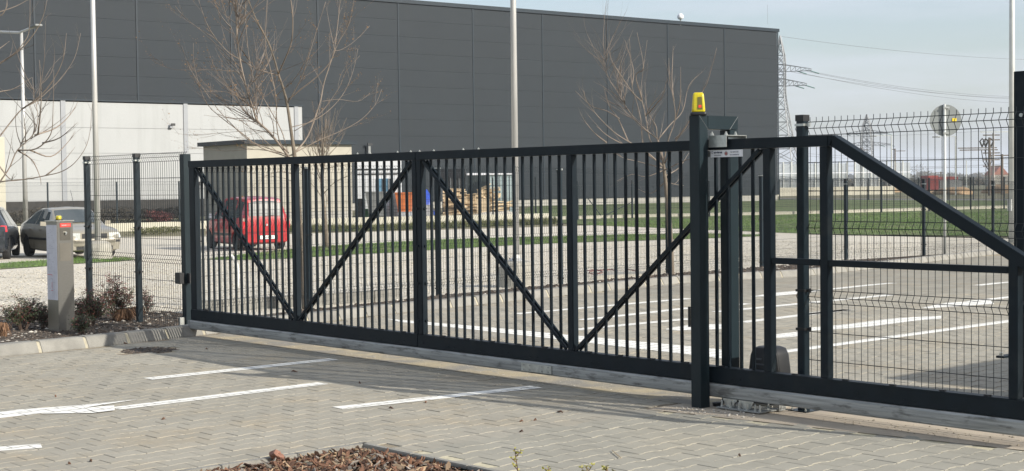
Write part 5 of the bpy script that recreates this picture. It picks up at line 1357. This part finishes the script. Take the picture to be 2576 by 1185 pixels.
main_limbs = [
    ([(743, 420), (719, 385), (678, 334), (648, 305), (637, 275), (622, 230), (611, 186), (600, 130), (595, 74), (594, 22), (593, -12)], .020, .006),
    ([(700, 186), (716, 150), (733, 105), (736, 45), (730, -10)], .013, .006),
    ([(726, 250), (756, 225), (797, 193), (830, 156), (849, 111), (878, 59), (891, -5)], .011, .003),
    ([(700, 190), (648, 175), (615, 156), (577, 134), (540, 97), (499, 71), (462, 41), (440, 15)], .010, .002),
    ([(545, 100), (528, 75), (514, 45), (498, -5)], .006, .003),
    ([(728, 398), (704, 388), (655, 371), (607, 334), (563, 301), (525, 267), (503, 223), (488, 160), (486, 108)], .011, .002),
    ([(728, 395), (707, 384), (633, 357), (589, 319), (548, 275), (511, 223), (477, 171), (457, 115)], .010, .002),
    ([(617, 190), (589, 180), (533, 176), (477, 176), (440, 175), (400, 162), (378, 148)], .006, .0015),
    ([(741, 385), (774, 342), (804, 260), (815, 208), (834, 149), (841, 123), (852, 37), (856, -10)], .014, .004),
    ([(728, 392), (759, 375), (811, 349), (863, 327), (908, 301), (943, 264), (960, 225)], .009, .002),
    ([(726, 385), (705, 360), (696, 316), (693, 241), (678, 167), (667, 111), (672, 0)], .010, .004),
    ([(722, 380), (707, 327), (670, 260), (641, 208), (626, 141), (618, 56), (618, -5)], .009, .004),
    ([(733, 320), (785, 305), (830, 275), (867, 230), (889, 175), (900, 123)], .007, .002),
    ([(735, 392), (700, 384), (640, 376), (570, 380), (520, 375), (471, 370)], .006, .002),
    ([(700, 340), (681, 332), (618, 330), (537, 336), (477, 340), (440, 334)], .005, .0015),
    ([(722, 262), (756, 200), (774, 149), (797, 74), (819, 5)], .007, .003),
    ([(841, 127), (858, 125), (890, 105), (930, 65)], .004, .0015), ([(841, 127), (828, 60), (820, 15)], .004, .0015),
    ([(811, 255), (850, 250), (900, 255), (930, 235)], .004, .0015), ([(740, 330), (800, 290), (850, 225), (870, 180), (905, 140)], .006, .002),
    ([(700, 385), (640, 330), (590, 290), (560, 250), (520, 225)], .005, .0015), ([(695, 240), (740, 200), (770, 150), (785, 100)], .005, .002),
    ([(676, 110), (640, 50), (600, 10), (570, -10)], .006, .003), ([(637, 275), (600, 245), (560, 230), (500, 232)], .005, .0015),
    ([(610, 186), (580, 175), (555, 150), (540, 120)], .004, .0015), ([(745, 440), (700, 432), (650, 455), (610, 500)], .008, .002), ([(752, 470), (720, 450), (660, 440), (600, 430)], .006, .002), ([(755, 420), (800, 450), (830, 520)], .006, .002)]
trunkM = [(767, 776, .045), (763, 700, .044), (758, 620, .042), (752, 540, .040), (747, 460, .036), (741, 395, .030), (732, 330, .024), (722, 262, .020), (712, 222, .018), (700, 186, .015), (690, 150, .013), (676, 110, .012), (655, 70, .010), (640, 40, .009), (618, -15, .008)]
tree('bare_tree', 'bare spreading tree with orange buds behind the left half of the gate', trunkM, main_limbs, None, 3, twigs=2.2, tl=.40, jitter=.9, rscale=.88, rtw=.0034, shoots=150, sl_=1.0)
def c4(l): return [(1446 + x * .3183, 62.9 + y * .3183) for x, y in l]
fk = (690, 1150)
RL = [[(700, 1090), (660, 920), (560, 830), (470, 740), (400, 640), (330, 520), (270, 430), (225, 280)], [(695, 1120), (560, 1000), (420, 920), (300, 840), (180, 720), (90, 600), (70, 520)], [(690, 1100), (560, 1010), (530, 900), (520, 750), (490, 620), (450, 480), (440, 300), (430, 110)], [(520, 600), (460, 540), (390, 440), (300, 300), (265, 200)], [(695, 1080), (590, 900), (560, 720), (520, 560), (530, 420), (570, 120)], [(700, 1100), (650, 900), (640, 800), (580, 700), (560, 600), (550, 450)], [(700, 1080), (740, 900), (790, 750), (780, 600), (750, 450), (740, 260)], [(780, 600), (765, 450), (770, 300), (775, 170)], [(660, 900), (750, 790), (850, 680), (900, 480), (1005, 370)], [(705, 1100), (800, 910), (900, 770), (960, 700)], [(790, 900), (880, 800), (1000, 540), (1050, 440), (1120, 180)], [(580, 700), (690, 560), (720, 440)], [(530, 590), (480, 400), (540, 330), (490, 60)], [(450, 480), (460, 350), (395, 120)], [(690, 1130), (500, 1080), (380, 1050), (340, 1010)], [(695, 1150), (560, 1200), (450, 1180), (300, 1250)], [(700, 1150), (850, 1080), (950, 1040), (1050, 1000)], [(250, 930), (150, 850), (70, 750)], [(420, 920), (340, 740), (270, 640), (230, 500)], [(500, 1000), (280, 890), (170, 800)], [(700, 1180), (760, 1250), (860, 1270)], [(700, 1250), (600, 1330), (480, 1290)], [(700, 1200), (820, 1130), (900, 1010)], [(350, 740), (250, 680), (130, 640), (0, 520)], [(560, 720), (600, 640), (700, 520)], [(790, 750), (830, 600), (835, 330)]]
tree('bare_tree', 'bare tree with reddish upright twigs in front of the dark hall, left of the portal', [(1689, 697, .055), (1687, 640, .052), (1684, 580, .048), (1680, 520, .042), (1675, 470, .036), (1670, 425, .028), (1667, 400, .020)], [(c4(l), .013, .003) for l in RL], None, 5, twigs=1.5, tl=.45, rtw=.0042, shoots=70, sl_=.85, jitter=.7, budn=0, buds=False, rscale=.95, spread=.32)
def c5(l): return [(x * .3979, y * .3979) for x, y in l]
LL = [[(-60, 1250), (0, 1150), (60, 1060), (110, 950), (210, 850), (240, 740), (215, 600), (205, 490)], [(-60, 930), (0, 860), (70, 770), (140, 690), (230, 640), (310, 570), (380, 500), (470, 370), (510, 210)], [(140, 690), (250, 610), (340, 500), (400, 370), (420, 210)], [(-60, 440), (0, 400), (80, 345), (150, 270), (185, 190), (190, -10)], [(0, 400), (120, 320), (210, 220), (270, 110), (300, -10)], [(-60, 1180), (0, 1150), (150, 1135), (290, 1110), (400, 1080), (490, 1010), (560, 880), (585, 640)], [(110, 950), (230, 940), (320, 850), (335, 700), (340, 440)], [(190, 950), (320, 990), (420, 910), (475, 830)], [(270, 905), (380, 870), (490, 775)], [(220, 855), (350, 810), (440, 730), (495, 640)], [(-60, 90), (0, 75), (100, 40), (185, -5)], [(-60, 330), (0, 305), (60, 260)], [(-60, 600), (0, 580), (90, 560), (200, 490)], [(110, 950), (200, 1010), (250, 1110), (260, 1170)], [(290, 1110), (400, 1020), (475, 930)], [(240, 850), (260, 640), (250, 380)], [(-30, 20), (0, 100), (40, 50), (45, -5)], [(-40, 1000), (60, 1130), (90, 1100)]]
tree('bare_tree', 'bare tree at the left edge whose reddish branches reach over the cars', [(-42, 835, .05), (-40, 700, .045), (-38, 600, .042), (-32, 500, .036), (-28, 400, .030), (-26, 250, .024), (-26, 100, .015), (-28, -20, .008)], [(c5(l), .0105, .0018) for l in LL], 17.5, 9, twigs=1.6, tl=.25, jitter=.6, budn=0, rscale=1.05, shoots=22, sl_=.7, spread=.55, buds=False)
r2 = random.Random(12); T2 = []
for i in range(26):
    x0 = 808 + r2.uniform(-3, 5); y0 = r2.uniform(340, 480); xe = r2.uniform(764, 892); ye = 235 + abs(xe - 826) * 1.3 + r2.uniform(0, 90); T2.append(([(x0 + (y0 - 400) * .03, y0), ((x0 * .6 + xe * .4), (y0 * .65 + ye * .35)), ((x0 * .25 + xe * .75), y0 * .35 + ye * .65), (xe, ye)], .018, .005))
T2 += [([(812, 500), (790, 470), (760, 440), (740, 430)], .015, .005), ([(812, 490), (840, 460), (880, 440)], .015, .005)]
tree('bare_tree', 'small bare twiggy tree standing farther back beside the beige house', [(823, 622, .075), (818, 560, .068), (812, 500, .06), (809, 440, .045), (812, 380, .03), (820, 300, .015)], T2, None, 6, twigs=1.4, tl=.7, rtw=.009, jitter=1.2, budn=0, buds=False, mBr=mTrunk, spread=.4)

# ------------------------------------------------------------------ shrubs
def shrub(label, px, py, wpx, hpx, seed, red=.3, n=900, stem=26, lf=.014, group=None, mats=None, leafmul=1.5):
    rr = random.Random(seed); b = G(px, py); b.z = .05; d = dist(b.x, b.y); pxm = FPX / d; Wd = wpx / pxm / 2; Hh = hpx / pxm
    t = thing('shrub', label, 'shrub', b, group); st = MB(); tips = []
    for i in range(stem):
        a = rr.uniform(0, 6.3); e = rr.random() ** .6; tipv = V((cos(a) * Wd * e, sin(a) * Wd * e * .7, Hh * (1 - .45 * e * e) * rr.uniform(.6, 1)))
        P = [b + V((cos(a) * .03, sin(a) * .03, -.02)), b + tipv * .4 + V((0, 0, .02)), b + tipv * .75 + V((rr.gauss(0, .015), rr.gauss(0, .015), 0)), b + tipv]
        Q = smoothline(P, 3); st.tube(Q, [.004 * (1 - .7 * k / (len(Q) - 1)) for k in range(len(Q))], 4, cap=False)
        for k in range(3, len(Q)):
            tips.append((Q[k], tipv))
            for _ in range(2):
                dv = V((rr.gauss(0, 1), rr.gauss(0, 1), rr.gauss(.5, .8))).normalized() * rr.uniform(.03, .09); st.tube([Q[k], Q[k] + dv * .6, Q[k] + dv], [.0018, .0014, .001], 3, cap=False); tips.append((Q[k] + dv * .6, tipv)); tips.append((Q[k] + dv, tipv))
    st.build('stems', M('shrub_stem', (.09, .06, .045), .8), t)
    la, lb = MB(), MB()
    for i in range(int(n * leafmul)):
        q, tv = rr.choice(tips); q = q + V((rr.gauss(0, .014), rr.gauss(0, .014), rr.gauss(0, .012))); hgt = (q.z - b.z) / Hh
        s = lf * rr.uniform(.6, 1.3); u_ = V((rr.gauss(0, 1), rr.gauss(0, 1), rr.gauss(0, .6))).normalized() * s; v_ = u_.orthogonal().normalized() * s * .38; m = lb if rr.random() < red * (.3 + hgt * 1.2) else la
        m.poly([q - u_, q + v_, q + u_, q - v_])
    mats = mats or (mLeaf, mLeafR); la.build('leaves', mats[0], t)['kind'] = 'stuff'
    if lb.v: lb.build('young_leaves', mats[1], t)['kind'] = 'stuff'
    return t
shrub('dark sprawling shrub at the left edge, left of the intercom column', 58, 842, 120, 92, 51, .25, 1800, 40)
shrub('small low dark shrub just left of the intercom column', 112, 838, 50, 66, 52, .3, 500, 16)
shrub('big dark shrub with red tips between the column and the first fence post', 228, 832, 95, 92, 53, .35, 2200, 44)
shrub('leggy red-tipped shrub between the two fence posts', 293, 818, 92, 120, 54, .55, 1500, 30)
shrub('small thin shrub at the foot of the second fence post', 368, 800, 42, 62, 55, .5, 260, 12)
shrub('low shrub growing in front of the big dark shrub', 205, 852, 50, 50, 56, .1, 700, 18)
def tuft(label, px, py, wpx, hpx, seed, n=500):
    rr = random.Random(seed); b = G(px, py); b.z = .04; d = dist(b.x, b.y); W_ = wpx * d / FPX / 2; H_ = hpx * d / FPX; m = MB()
    for _ in range(n):
        a = rr.uniform(0, 6.3); r_ = W_ * sqrt(rr.random()) * .6; p = b + V((cos(a) * r_, sin(a) * r_, 0)); l = V((cos(a) * W_ * .6, sin(a) * W_ * .6, 0)) * rr.random(); h_ = H_ * rr.uniform(.5, 1); sw_ = V((-sin(a), cos(a), 0)) * .004
        l = l * rr.uniform(-.3, 1.5) + V((rr.gauss(0, .02), rr.gauss(0, .02), 0)); m.poly([p - sw_, p + sw_, p + l * .6 + V((0, 0, h_))]); m.poly([p + l * .6 + V((0, 0, h_)) - sw_, p + l * .6 + V((0, 0, h_)) + sw_, p + l * 1.5 + V((0, 0, h_ * rr.uniform(0, .6)))])
    return tag(m.build('dry_tuft', mDry), label, 'grass tuft')
tuft('round clump of dry red-brown grass between the shrubs, in front of the fence', 312, 818, 52, 34, 61, 1100); tuft('second dry brown grass clump right behind the first, at the fence post', 340, 806, 40, 26, 62, 700); tuft('dry reddish tuft at the bottom left edge of the bed', 5, 860, 40, 40, 63, 300)
def sprig(label, px, tip, base_d, seed, n=26):
    """young yellow-green shoot in the foreground bed"""
    rr = random.Random(seed); T = AZ(px, tip, base_d); b = V((T.x, T.y, 0)); t = thing('young_plant', label, 'plant', b); H_ = max(.1, T.z); st = MB(); lf = MB()
    P = smoothline([b, b + V((.006, .004, H_ * .4)), b + V((-.006, .006, H_ * .75)), b + V((-.014, .012, H_))], 5); st.tube(P, [.0035 * (1 - .6 * i / (len(P) - 1)) for i in range(len(P))], 5)
    side_ = []
    for k in (5, 8, 10, 12):
        d = (r0 * rr.choice((-1, 1)) * rr.uniform(.5, 1) + V((0, 0, .9)) + fdir * rr.gauss(0, .4)).normalized() * rr.uniform(.03, .06); st.tube([P[k], P[k] + d * .5, P[k] + d], [.002, .0016, .001], 4); side_.append(P[k] + d); side_.append(P[k] + d * .6)
    for q in [p for p in P[3:]] * 3 + side_ * 6:
        u_ = (V((rr.gauss(0, 1), rr.gauss(0, 1), abs(rr.gauss(0, .8)))).normalized()) * rr.uniform(.010, .020); v_ = u_.orthogonal().normalized() * u_.length * .3; lf.poly([q, q + u_ * .5 + v_, q + u_, q + u_ * .5 - v_])
    st.build('stem', mLeafR, t); lf.build('leaves', mLeafY, t); return t
sprig('tallest young yellow-green shoot rising from the bottom edge', 1303, 1128, 7.1, 71); sprig('tiny yellow-green shoot just right of the tallest one', 1388, 1176, 7.0, 72); sprig('young shoot at the bottom edge, second from the right', 1484, 1172, 7.0, 73); sprig('rightmost young shoot at the bottom edge', 1535, 1173, 7.0, 74)

# white pipe by the tree, hose and slab
pA, pB = G(574, 655), None; d0 = dist(*G(595, 735)[:2]); base = G(600, 735)
tag(MB().tube(smoothline([AZ(596, 725, d0), AZ(598, 700, d0), AZ(597, 672, d0), AZ(589, 652, d0), AZ(578, 640, d0)], 4), .024, 10, cap=True).build('white_pipe', mPVC, smooth=True), 'bent white plastic pipe sticking up from the gravel behind the gate', 'pipe')
tag(MB().prism(pix([(1500, 702), (1612, 697), (1640, 690), (1530, 693)]), lambda x, y: gz(x, y) - .02, lambda x, y: gz(x, y) + .06).build('concrete_slab', mConc), 'flat concrete slab lying on the gravel behind the gate', 'slab')
hs = [G(x, y) + V((0, 0, .04)) for x, y in ((1478, 686), (1500, 684), (1515, 691), (1490, 695), (1486, 688), (1540, 684), (1560, 694), (1585, 696), (1600, 688), (1578, 684), (1568, 692))]
tag(MB().tube(smoothline(hs, 6), .010, 6).build('garden_hose', M('hose_red_brown', (.16, .05, .04), .6)), 'thin dark red hose lying in loops near the concrete slab', 'hose')

# ------------------------------------------------------------------ far things on the right
def Ground(px, d): p = AZ(px, 480, d); return V((p.x, p.y, gz(p.x, p.y)))
def pylon(label, px, top, d, wb, arms, seed=0, nseg=14, bar=.07, group='power line pylons', waist=.62, wt=.9):
    b = Ground(px, d); H_ = AZ(px, top, d).z - b.z; t = thing('pylon', label, 'pylon', b, group); m = MB()
    def half(z): f = z / H_; return (wb / 2) * (1 - f / waist) + wt / 2 * (f / waist) if f < waist else wt / 2 * (1 - max(0, (f - .86)) / .14 * .95)
    A = radians(25); ax = V((cos(A), sin(A), 0)); ay = V((-sin(A), cos(A), 0)); zs = [0]; 
    for i in range(nseg): zs.append(H_ * (1 - (1 - (i + 1) / nseg) ** 1.35))
    def c(z, i): h_ = half(z); sx, sy = ((1, 1), (-1, 1), (-1, -1), (1, -1))[i]; return b + ax * sx * h_ + ay * sy * h_ + V((0, 0, z))
    for i in range(4):
        for z1, z2 in zip(zs, zs[1:]): m.bar(c(z1, i), c(z2, i), bar * 1.4)
    br = MB()
    for z1, z2 in zip(zs, zs[1:]):
        for i in range(4):
            j = (i + 1) % 4; br.bar(c(z1, i), c(z2, j), bar); br.bar(c(z1, j), c(z2, i), bar); br.bar(c(z2, i), c(z2, j), bar)
    m.build('legs', mPyl, t); br.build('lattice', mPyl, t)
    tips = []
    for za, la in arms:
        z = AZ(px, za, d).z - b.z
        for s in (1, -1):
            am = MB(); rdir = (r0 * .92 + fdir * -.4).normalized() * s; e = b + rdir * la + V((0, 0, z))
            for o in (.3, -.3): am.bar(b + ay * o + V((0, 0, z)), e, bar * 1.2); am.bar(b + ay * o + V((0, 0, z + 1.3)), b + rdir * la * .96 + V((0, 0, z + .35)), bar)
            for k in range(6):
                f1 = k / 6; f2 = (k + 1) / 6; am.bar(b + rdir * la * f1 + V((0, 0, z)), b + rdir * la * f2 + V((0, 0, z + 1.3 - .95 * f2)), bar * .8); am.bar(b + rdir * la * f2 + V((0, 0, z)), b + rdir * la * f2 + V((0, 0, z + 1.3 - .95 * f2)), bar * .8)
            am.build('crossarm', mPyl, t)
            if s > 0: tips.append(e)
            ins = MB()
            for f_ in (.55, .95): q = b + rdir * la * f_ + V((0, 0, z)); ins.tube([q, q + rdir * .2 + r0 * 1.4 + V((0, 0, -.5))], .09, 6)
            ins.build('insulator', M('insulator_green', (.10, .2, .18), .3) if 'ins' not in globals() else mCyan, t)
    return t, b, H_, tips
D1 = 250
tag_, b1, H1, tips1 = pylon('tall lattice pylon just right of the hall corner', 1964, 90, D1, 6.2, ((181, 5.2), (217, 4.4)), bar=.085, group='lattice pylons', wt=1.5)
pylon('slim distant lattice mast in the foot of the tall pylon', 2008, 375, 620, 7, ((425, 5),), bar=.14, group='lattice pylons', nseg=10)
pylon('distant pointed lattice pylon in the middle of the right-hand sky', 2180, 288, 470, 5.0, ((337, 6.5), (366, 7.5)), bar=.13, group='lattice pylons', nseg=12, waist=.9, wt=2.2)
def cable(label, P, sag=.0, r=.02, nm='power_line', group='overhead power lines'):
    n = 14; a, b = P; pts = [a + (b - a) * i / n + V((0, 0, -4 * sag * (i / n) * (1 - i / n))) for i in range(n + 1)]
    return tag(MB().tube(pts, r, 4).build(nm, mCable), label, 'power line', group)
cable('topmost thin overhead wire running right from the pylon tip', (AZ(1965, 92, D1), AZ(2700, 152, 330)), 1.0, .030)
for i, (a, b) in enumerate((((2030, 178), (2700, 242)), ((2030, 180), (2700, 249)), ((2030, 187), (2700, 260)), ((1990, 181), (2700, 245)))):
    cable(['upper of the wires leaving the upper pylon arm', 'second of the wires leaving the upper pylon arm', 'lowest of the wires leaving the upper pylon arm', 'inner wire leaving the upper pylon arm'][i], (AZ(*a, D1), AZ(*b, 330)), 1.6, .030)
for i, (y1, y2) in enumerate(((336, 316), (386, 398), (403, 416), (432, 442), (424, 402), (446, 430), (380, 392), (410, 405))):
    cable('thin railway overhead wire low over the field', (AZ(2020, y1 + 6, 260), AZ(2640, y2, 250)), .6, .018, group='railway wires low over the field')
def pole(nm, label, cat, px, top, d, r, mat, group=None, arm=None, armmat=None):
    b = Ground(px, d); h = AZ(px, top, d).z - b.z; t = thing(nm, label, cat, b, group); MB().tube([b, b + V((0, 0, h))], [r, r * .75], 8).build('pole', mat, t)
    for i, (z, l, s) in enumerate(arm or ()):
        q = b + V((0, 0, AZ(px, z, d).z - b.z)); MB().bar(q - r0 * l * (s < 0) + r0 * 0, q + r0 * l * (s >= 0), r * .7, r * .7).build('arm', armmat or mat, t)
        if s in (2, -2): e = q + r0 * l * (1 if s > 0 else -1); MB().obox(e - r0 * .5 - V((0, 0, .12)), r0 * .8, fdir * .3, (0, 0, .14)).build('lamp_head', mGreyS, t)
    return t
pole('street_lamp', 'distant pale street lamp with its arm to the left, left one', 'street lamp', 2242, 341, 190, .11, mPoleW, 'distant street lamps', ((341, 2.2, -2),))
pole('street_lamp', 'distant pale street lamp with its arm to the left, right of the road sign', 'street lamp', 2403, 343, 165, .10, mPoleW, None, ((343, 2.0, -2),))
pole('catenary_mast', 'dark railway mast with short arm, right of the distant pylon', 'railway mast', 2251, 374, 230, .14, mPoleWd, None, ((380, 1.6, 1), (376, .6, -1)))
pole('catenary_mast', 'dark railway mast just left of the distant pylon', 'railway mast', 2167, 372, 250, .13, mPoleWd, None, ((378, 1.2, 1),))
pole('utility_pole', 'small distant wooden pole with a crosspiece left of the right street lamp', 'utility pole', 2366, 432, 250, .13, mPoleWd, None, ((434, .9, 1), (434, .9, -1)))
pole('utility_pole', 'thin plain pole right of the right street lamp', 'utility pole', 2430, 404, 210, .09, mPoleW)
pole('utility_pole', 'timber pole with a short crossarm close to the right lamp post', 'utility pole', 2520, 388, 170, .18, mPoleWd, None, ((391, 1.6, 1), (391, 1.4, -1)))
pole('utility_pole', 'thin far pole low between the pylons', 'utility pole', 2117, 414, 260, .12, mPoleWd)
t = pole('switch_pole', 'twin utility pole carrying switchgear and crossarms near the right lamp post', 'utility pole', 2488, 346, 160, .16, mPoleWd, None, ((372, .8, 1), (372, 3.4, -1), (377, .9, 1), (377, 3.2, -1)))
b = Ground(2498, 160); h = AZ(2498, 335, 160).z - b.z
MB().tube([b, b + V((0, 0, h))], .11, 8).build('second_pole', M('pole_banded', (.42, .40, .38), .7, var=.4, vs=2), t)
for z in (340, 352, 385, 402, 418): q = AZ(2493, z, 160); MB().bar(q - r0 * .9, q + r0 * .9, .12).build('crosspiece', mPoleWd, t)
q = AZ(2500, 332, 160); MB().bar(q - r0 * 1.5, q + r0 * 1.5, .10).build('top_crossarm', mPoleW, t)
for k, x_ in enumerate((2470, 2479, 2492)):
    q = AZ(x_, 372, 160); MB().tube([q + V((0, 0, .1)), q + r0 * -.25 + V((0, 0, .7)), q + V((0, 0, 1.0)), q + r0 * .25 + V((0, 0, .7)), q + V((0, 0, .1))], .09, 5).build('insulator', mDark, t)
    MB().tube([AZ(x_ - 2, 378, 160), AZ(x_ + 2, 405, 160), AZ(2488, 432 - k * 6, 160)], .05, 5).build('hanging_cable', mDark, t)
# noise barrier
nb_ = thing('noise_barrier', 'long glass noise barrier with pale posts beyond the field', 'noise barrier', Ground(2100, 230))
for i in range(17):
    a = Ground(1950 + i * 20, 230); q = Ground(1970 + i * 20, 230); hh = AZ(1960, 413, 230).z - a.z
    MB().tube([a, a + V((0, 0, hh + .3))], .13, 6).build('post', mPoleW, nb_)
    if i in (3, 9, 13, 14): continue
    MB().obox(a + (q - a) * .04 + V((0, 0, .8)), (q - a) * .92, fdir * .05, (0, 0, hh - .8)).build('glass_panel', mNoise if i % 3 else mNoise, nb_)
a = Ground(1950, 229); q = Ground(2290, 229); nbz = AZ(2000, 436, 229).z; MB().bar(V((a.x, a.y, nbz)), V((q.x, q.y, nbz)), .12).build('top_rail', mWhite, nb_)
a = Ground(1940, 180); q = Ground(2250, 190)
tag(MB().obox(a, q - a, fdir * .4, (0, 0, 1.05)).build('field_wall', mWallW), 'long low cream wall at the far edge of the field, right of the hall', 'wall')
for i, (x0_, x1_, yt, yb) in enumerate(((2185, 2262, 466, 480), (2300, 2350, 474, 483), (2355, 2440, 468, 485), (2470, 2560, 462, 482))):
    heap('earth_mound', ['sandy earth mound left of the second fence post', 'small sandy mound left of the road sign pole', 'sandy earth mound right of the road sign pole', 'wide earth mound by the right lamp post'][i], 'earth mound', x0_, x1_, yt + 3, yb + 4, mMound, 20 + i, 4)
t, a, ux, h = ybox('red_shed', 'small red shed in the far field', 'shed', 2332, 2360, 442, 464, mShed, 4, dd=235, bev=0)
ybox('red_trailer', 'long low red trailer right of the red shed', 'trailer', 2361, 2409, 445, 452, mShed, 2, dd=240, bev=0)
ybox('rubble_row', 'row of grey and white rubble below the red trailer', 'rubble', 2361, 2420, 453, 466, mGreyS, 2, dd=238, bev=.2)
hs_, a, ux, h = ybox('distant_house', 'distant house with a red-brown roof behind the utility pole', 'house', 2500, 2535, 441, 455, mPlast, 8, dd=420, bev=0)
m = MB(); e = a + V((0, 0, h)); m.v = [tuple(p) for p in (e - ux * .1, e + ux * 1.1, e + ux * .5 + V((0, 0, 2.8)), e - ux * .1 + fdir * 8, e + ux * 1.1 + fdir * 8, e + ux * .5 + fdir * 8 + V((0, 0, 2.8)))]; m.f = [(0, 1, 2), (5, 4, 3), (0, 2, 5, 3), (1, 4, 5, 2), (0, 3, 4, 1)]; m.build('roof', mRoofR, hs_, fix=True)
# far trees: loose crowns of small faces over thin trunks
def fartree(label, px, d, wpx, hpx, seed, mat, n=700, group=None):
    rr = random.Random(seed); b = Ground(px, d); sc = d / FPX; W_ = wpx * sc / 2; H_ = AZ(px, 455 - hpx, d).z - b.z; t = thing('bare_tree', label, 'tree', b, group); tr = MB(); tr.tube([b, b + V((0, 0, H_ * .55))], [W_ * .07, W_ * .03], 6)
    cr = MB()
    for _ in range(n):
        u_ = V((rr.gauss(0, 1), rr.gauss(0, 1), rr.gauss(0, 1))).normalized() * rr.random() ** .45; q = b + V((u_.x * W_, u_.y * W_, H_ * .56 + u_.z * H_ * .44)); k = noise.noise(q * (1.6 / W_))
        if k < -.12: continue
        s = W_ * .10; a = V((rr.gauss(0, .5), rr.gauss(0, .5), rr.gauss(.6, .7))).normalized() * s * 1.6; c_ = V((rr.gauss(0, 1), rr.gauss(0, 1), rr.gauss(0, 1))).normalized() * s * .3; cr.poly([q, q + a, q + c_])
    tr.build('trunk', mPoleWd, t); cr.build('crown', mat, t); return t
for i, (x_, w_, h_, d_, mt) in enumerate(((2316, 64, 42, 330, mFarB), (2352, 50, 24, 330, mFarB), (2392, 44, 26, 420, mFarT), (2420, 40, 20, 420, mFarT), (2462, 56, 22, 380, mFarB), (2500, 60, 24, 400, mFarB), (2280, 60, 14, 400, mFarT), (2545, 50, 20, 420, mFarB), (2215, 80, 10, 500, mFarT), (2440, 60, 12, 450, mFarT))):
    fartree(['tallest pale bare tree left of the road sign pole', 'round brownish tree above the red shed', 'grey bare tree behind the right street lamp', 'smaller grey tree right of that street lamp', 'pale bush-like tree left of the switch pole', 'wide pale tree behind the switch pole', 'low grey trees left of the pale bare tree', 'bare tree by the right lamp post', 'very low distant scrub below the pylon', 'low scrub between street lamp and switch pole'][i], x_, d_, w_, h_, 80 + i, mt)
# far wood as one mass
def wood(nm, label, x0_, x1_, d, hpx, n, mat, seed):
    rr = random.Random(seed); m = MB(); sc = d / FPX
    for _ in range(n):
        px = rr.uniform(x0_, x1_); b = Ground(px, d * rr.uniform(.96, 1.08)); H_ = hpx * sc * (.75 + .5 * noise.noise(V((px * .02, seed, 0)))) ; q = b + V((0, 0, H_ * rr.random() ** .7)); s = 1.6 * d / 500
        a = V((rr.gauss(0, 1), rr.gauss(0, 1), rr.gauss(0, 1))).normalized() * s; c_ = V((rr.gauss(0, 1), rr.gauss(0, 1), rr.gauss(0, 1))).normalized() * s; m.poly([q, q + a, q + c_])
    o = m.build(nm, mat); tag(o, label, 'woods', kind='stuff')
wood('far_wood', 'dark brown scrub and woods along the far side of the field', 1940, 2680, 480, 12, 5000, mFarT, 91)
wood('far_wood', 'hazy line of distant woods on the horizon', 1900, 2750, 1500, 18, 9000, mFarT, 92)
for i, (x_, y_) in enumerate(((1884 * 1.0, 389),)): pass
cl = thing('security_camera', 'small white camera fixed on the hall wall beside the fence post', 'camera', FP(1928, 388)); q = FP(1928, 388); MB().lathe(q + bn * .3, [(.12, -.12), (.2, 0), (.12, .14)], 10).build('housing', mWhite, cl); MB().obox(q + V((0, 0, .1)), bd * .1, bn * .3, (0, 0, .08)).build('bracket', mWhite, cl)

# ------------------------------------------------------------------ air
def haze():
    f = V((fdir.x, fdir.y, 0)); a = f * -60 - r0 * 1750; ob = MB().obox(a + V((0, 0, -1.5)), f * 3600, r0 * 3500, (0, 0, 36)).build('haze', None, fix=True)
    m = bpy.data.materials.new('haze_air'); m.use_nodes = True; n = m.node_tree.nodes; n.clear(); o = n.new('ShaderNodeOutputMaterial'); v = n.new('ShaderNodeVolumePrincipled'); v.inputs['Color'].default_value = (.85, .92, 1, 1); v.inputs['Density'].default_value = .00027
    m.node_tree.links.new(v.outputs[0], o.inputs['Volume']); ob.data.materials.append(m); ob['kind'] = 'stuff'; ob['label'] = 'thin pale haze over the far field'; ob['category'] = 'haze'
HAZE = True
if HAZE: haze()
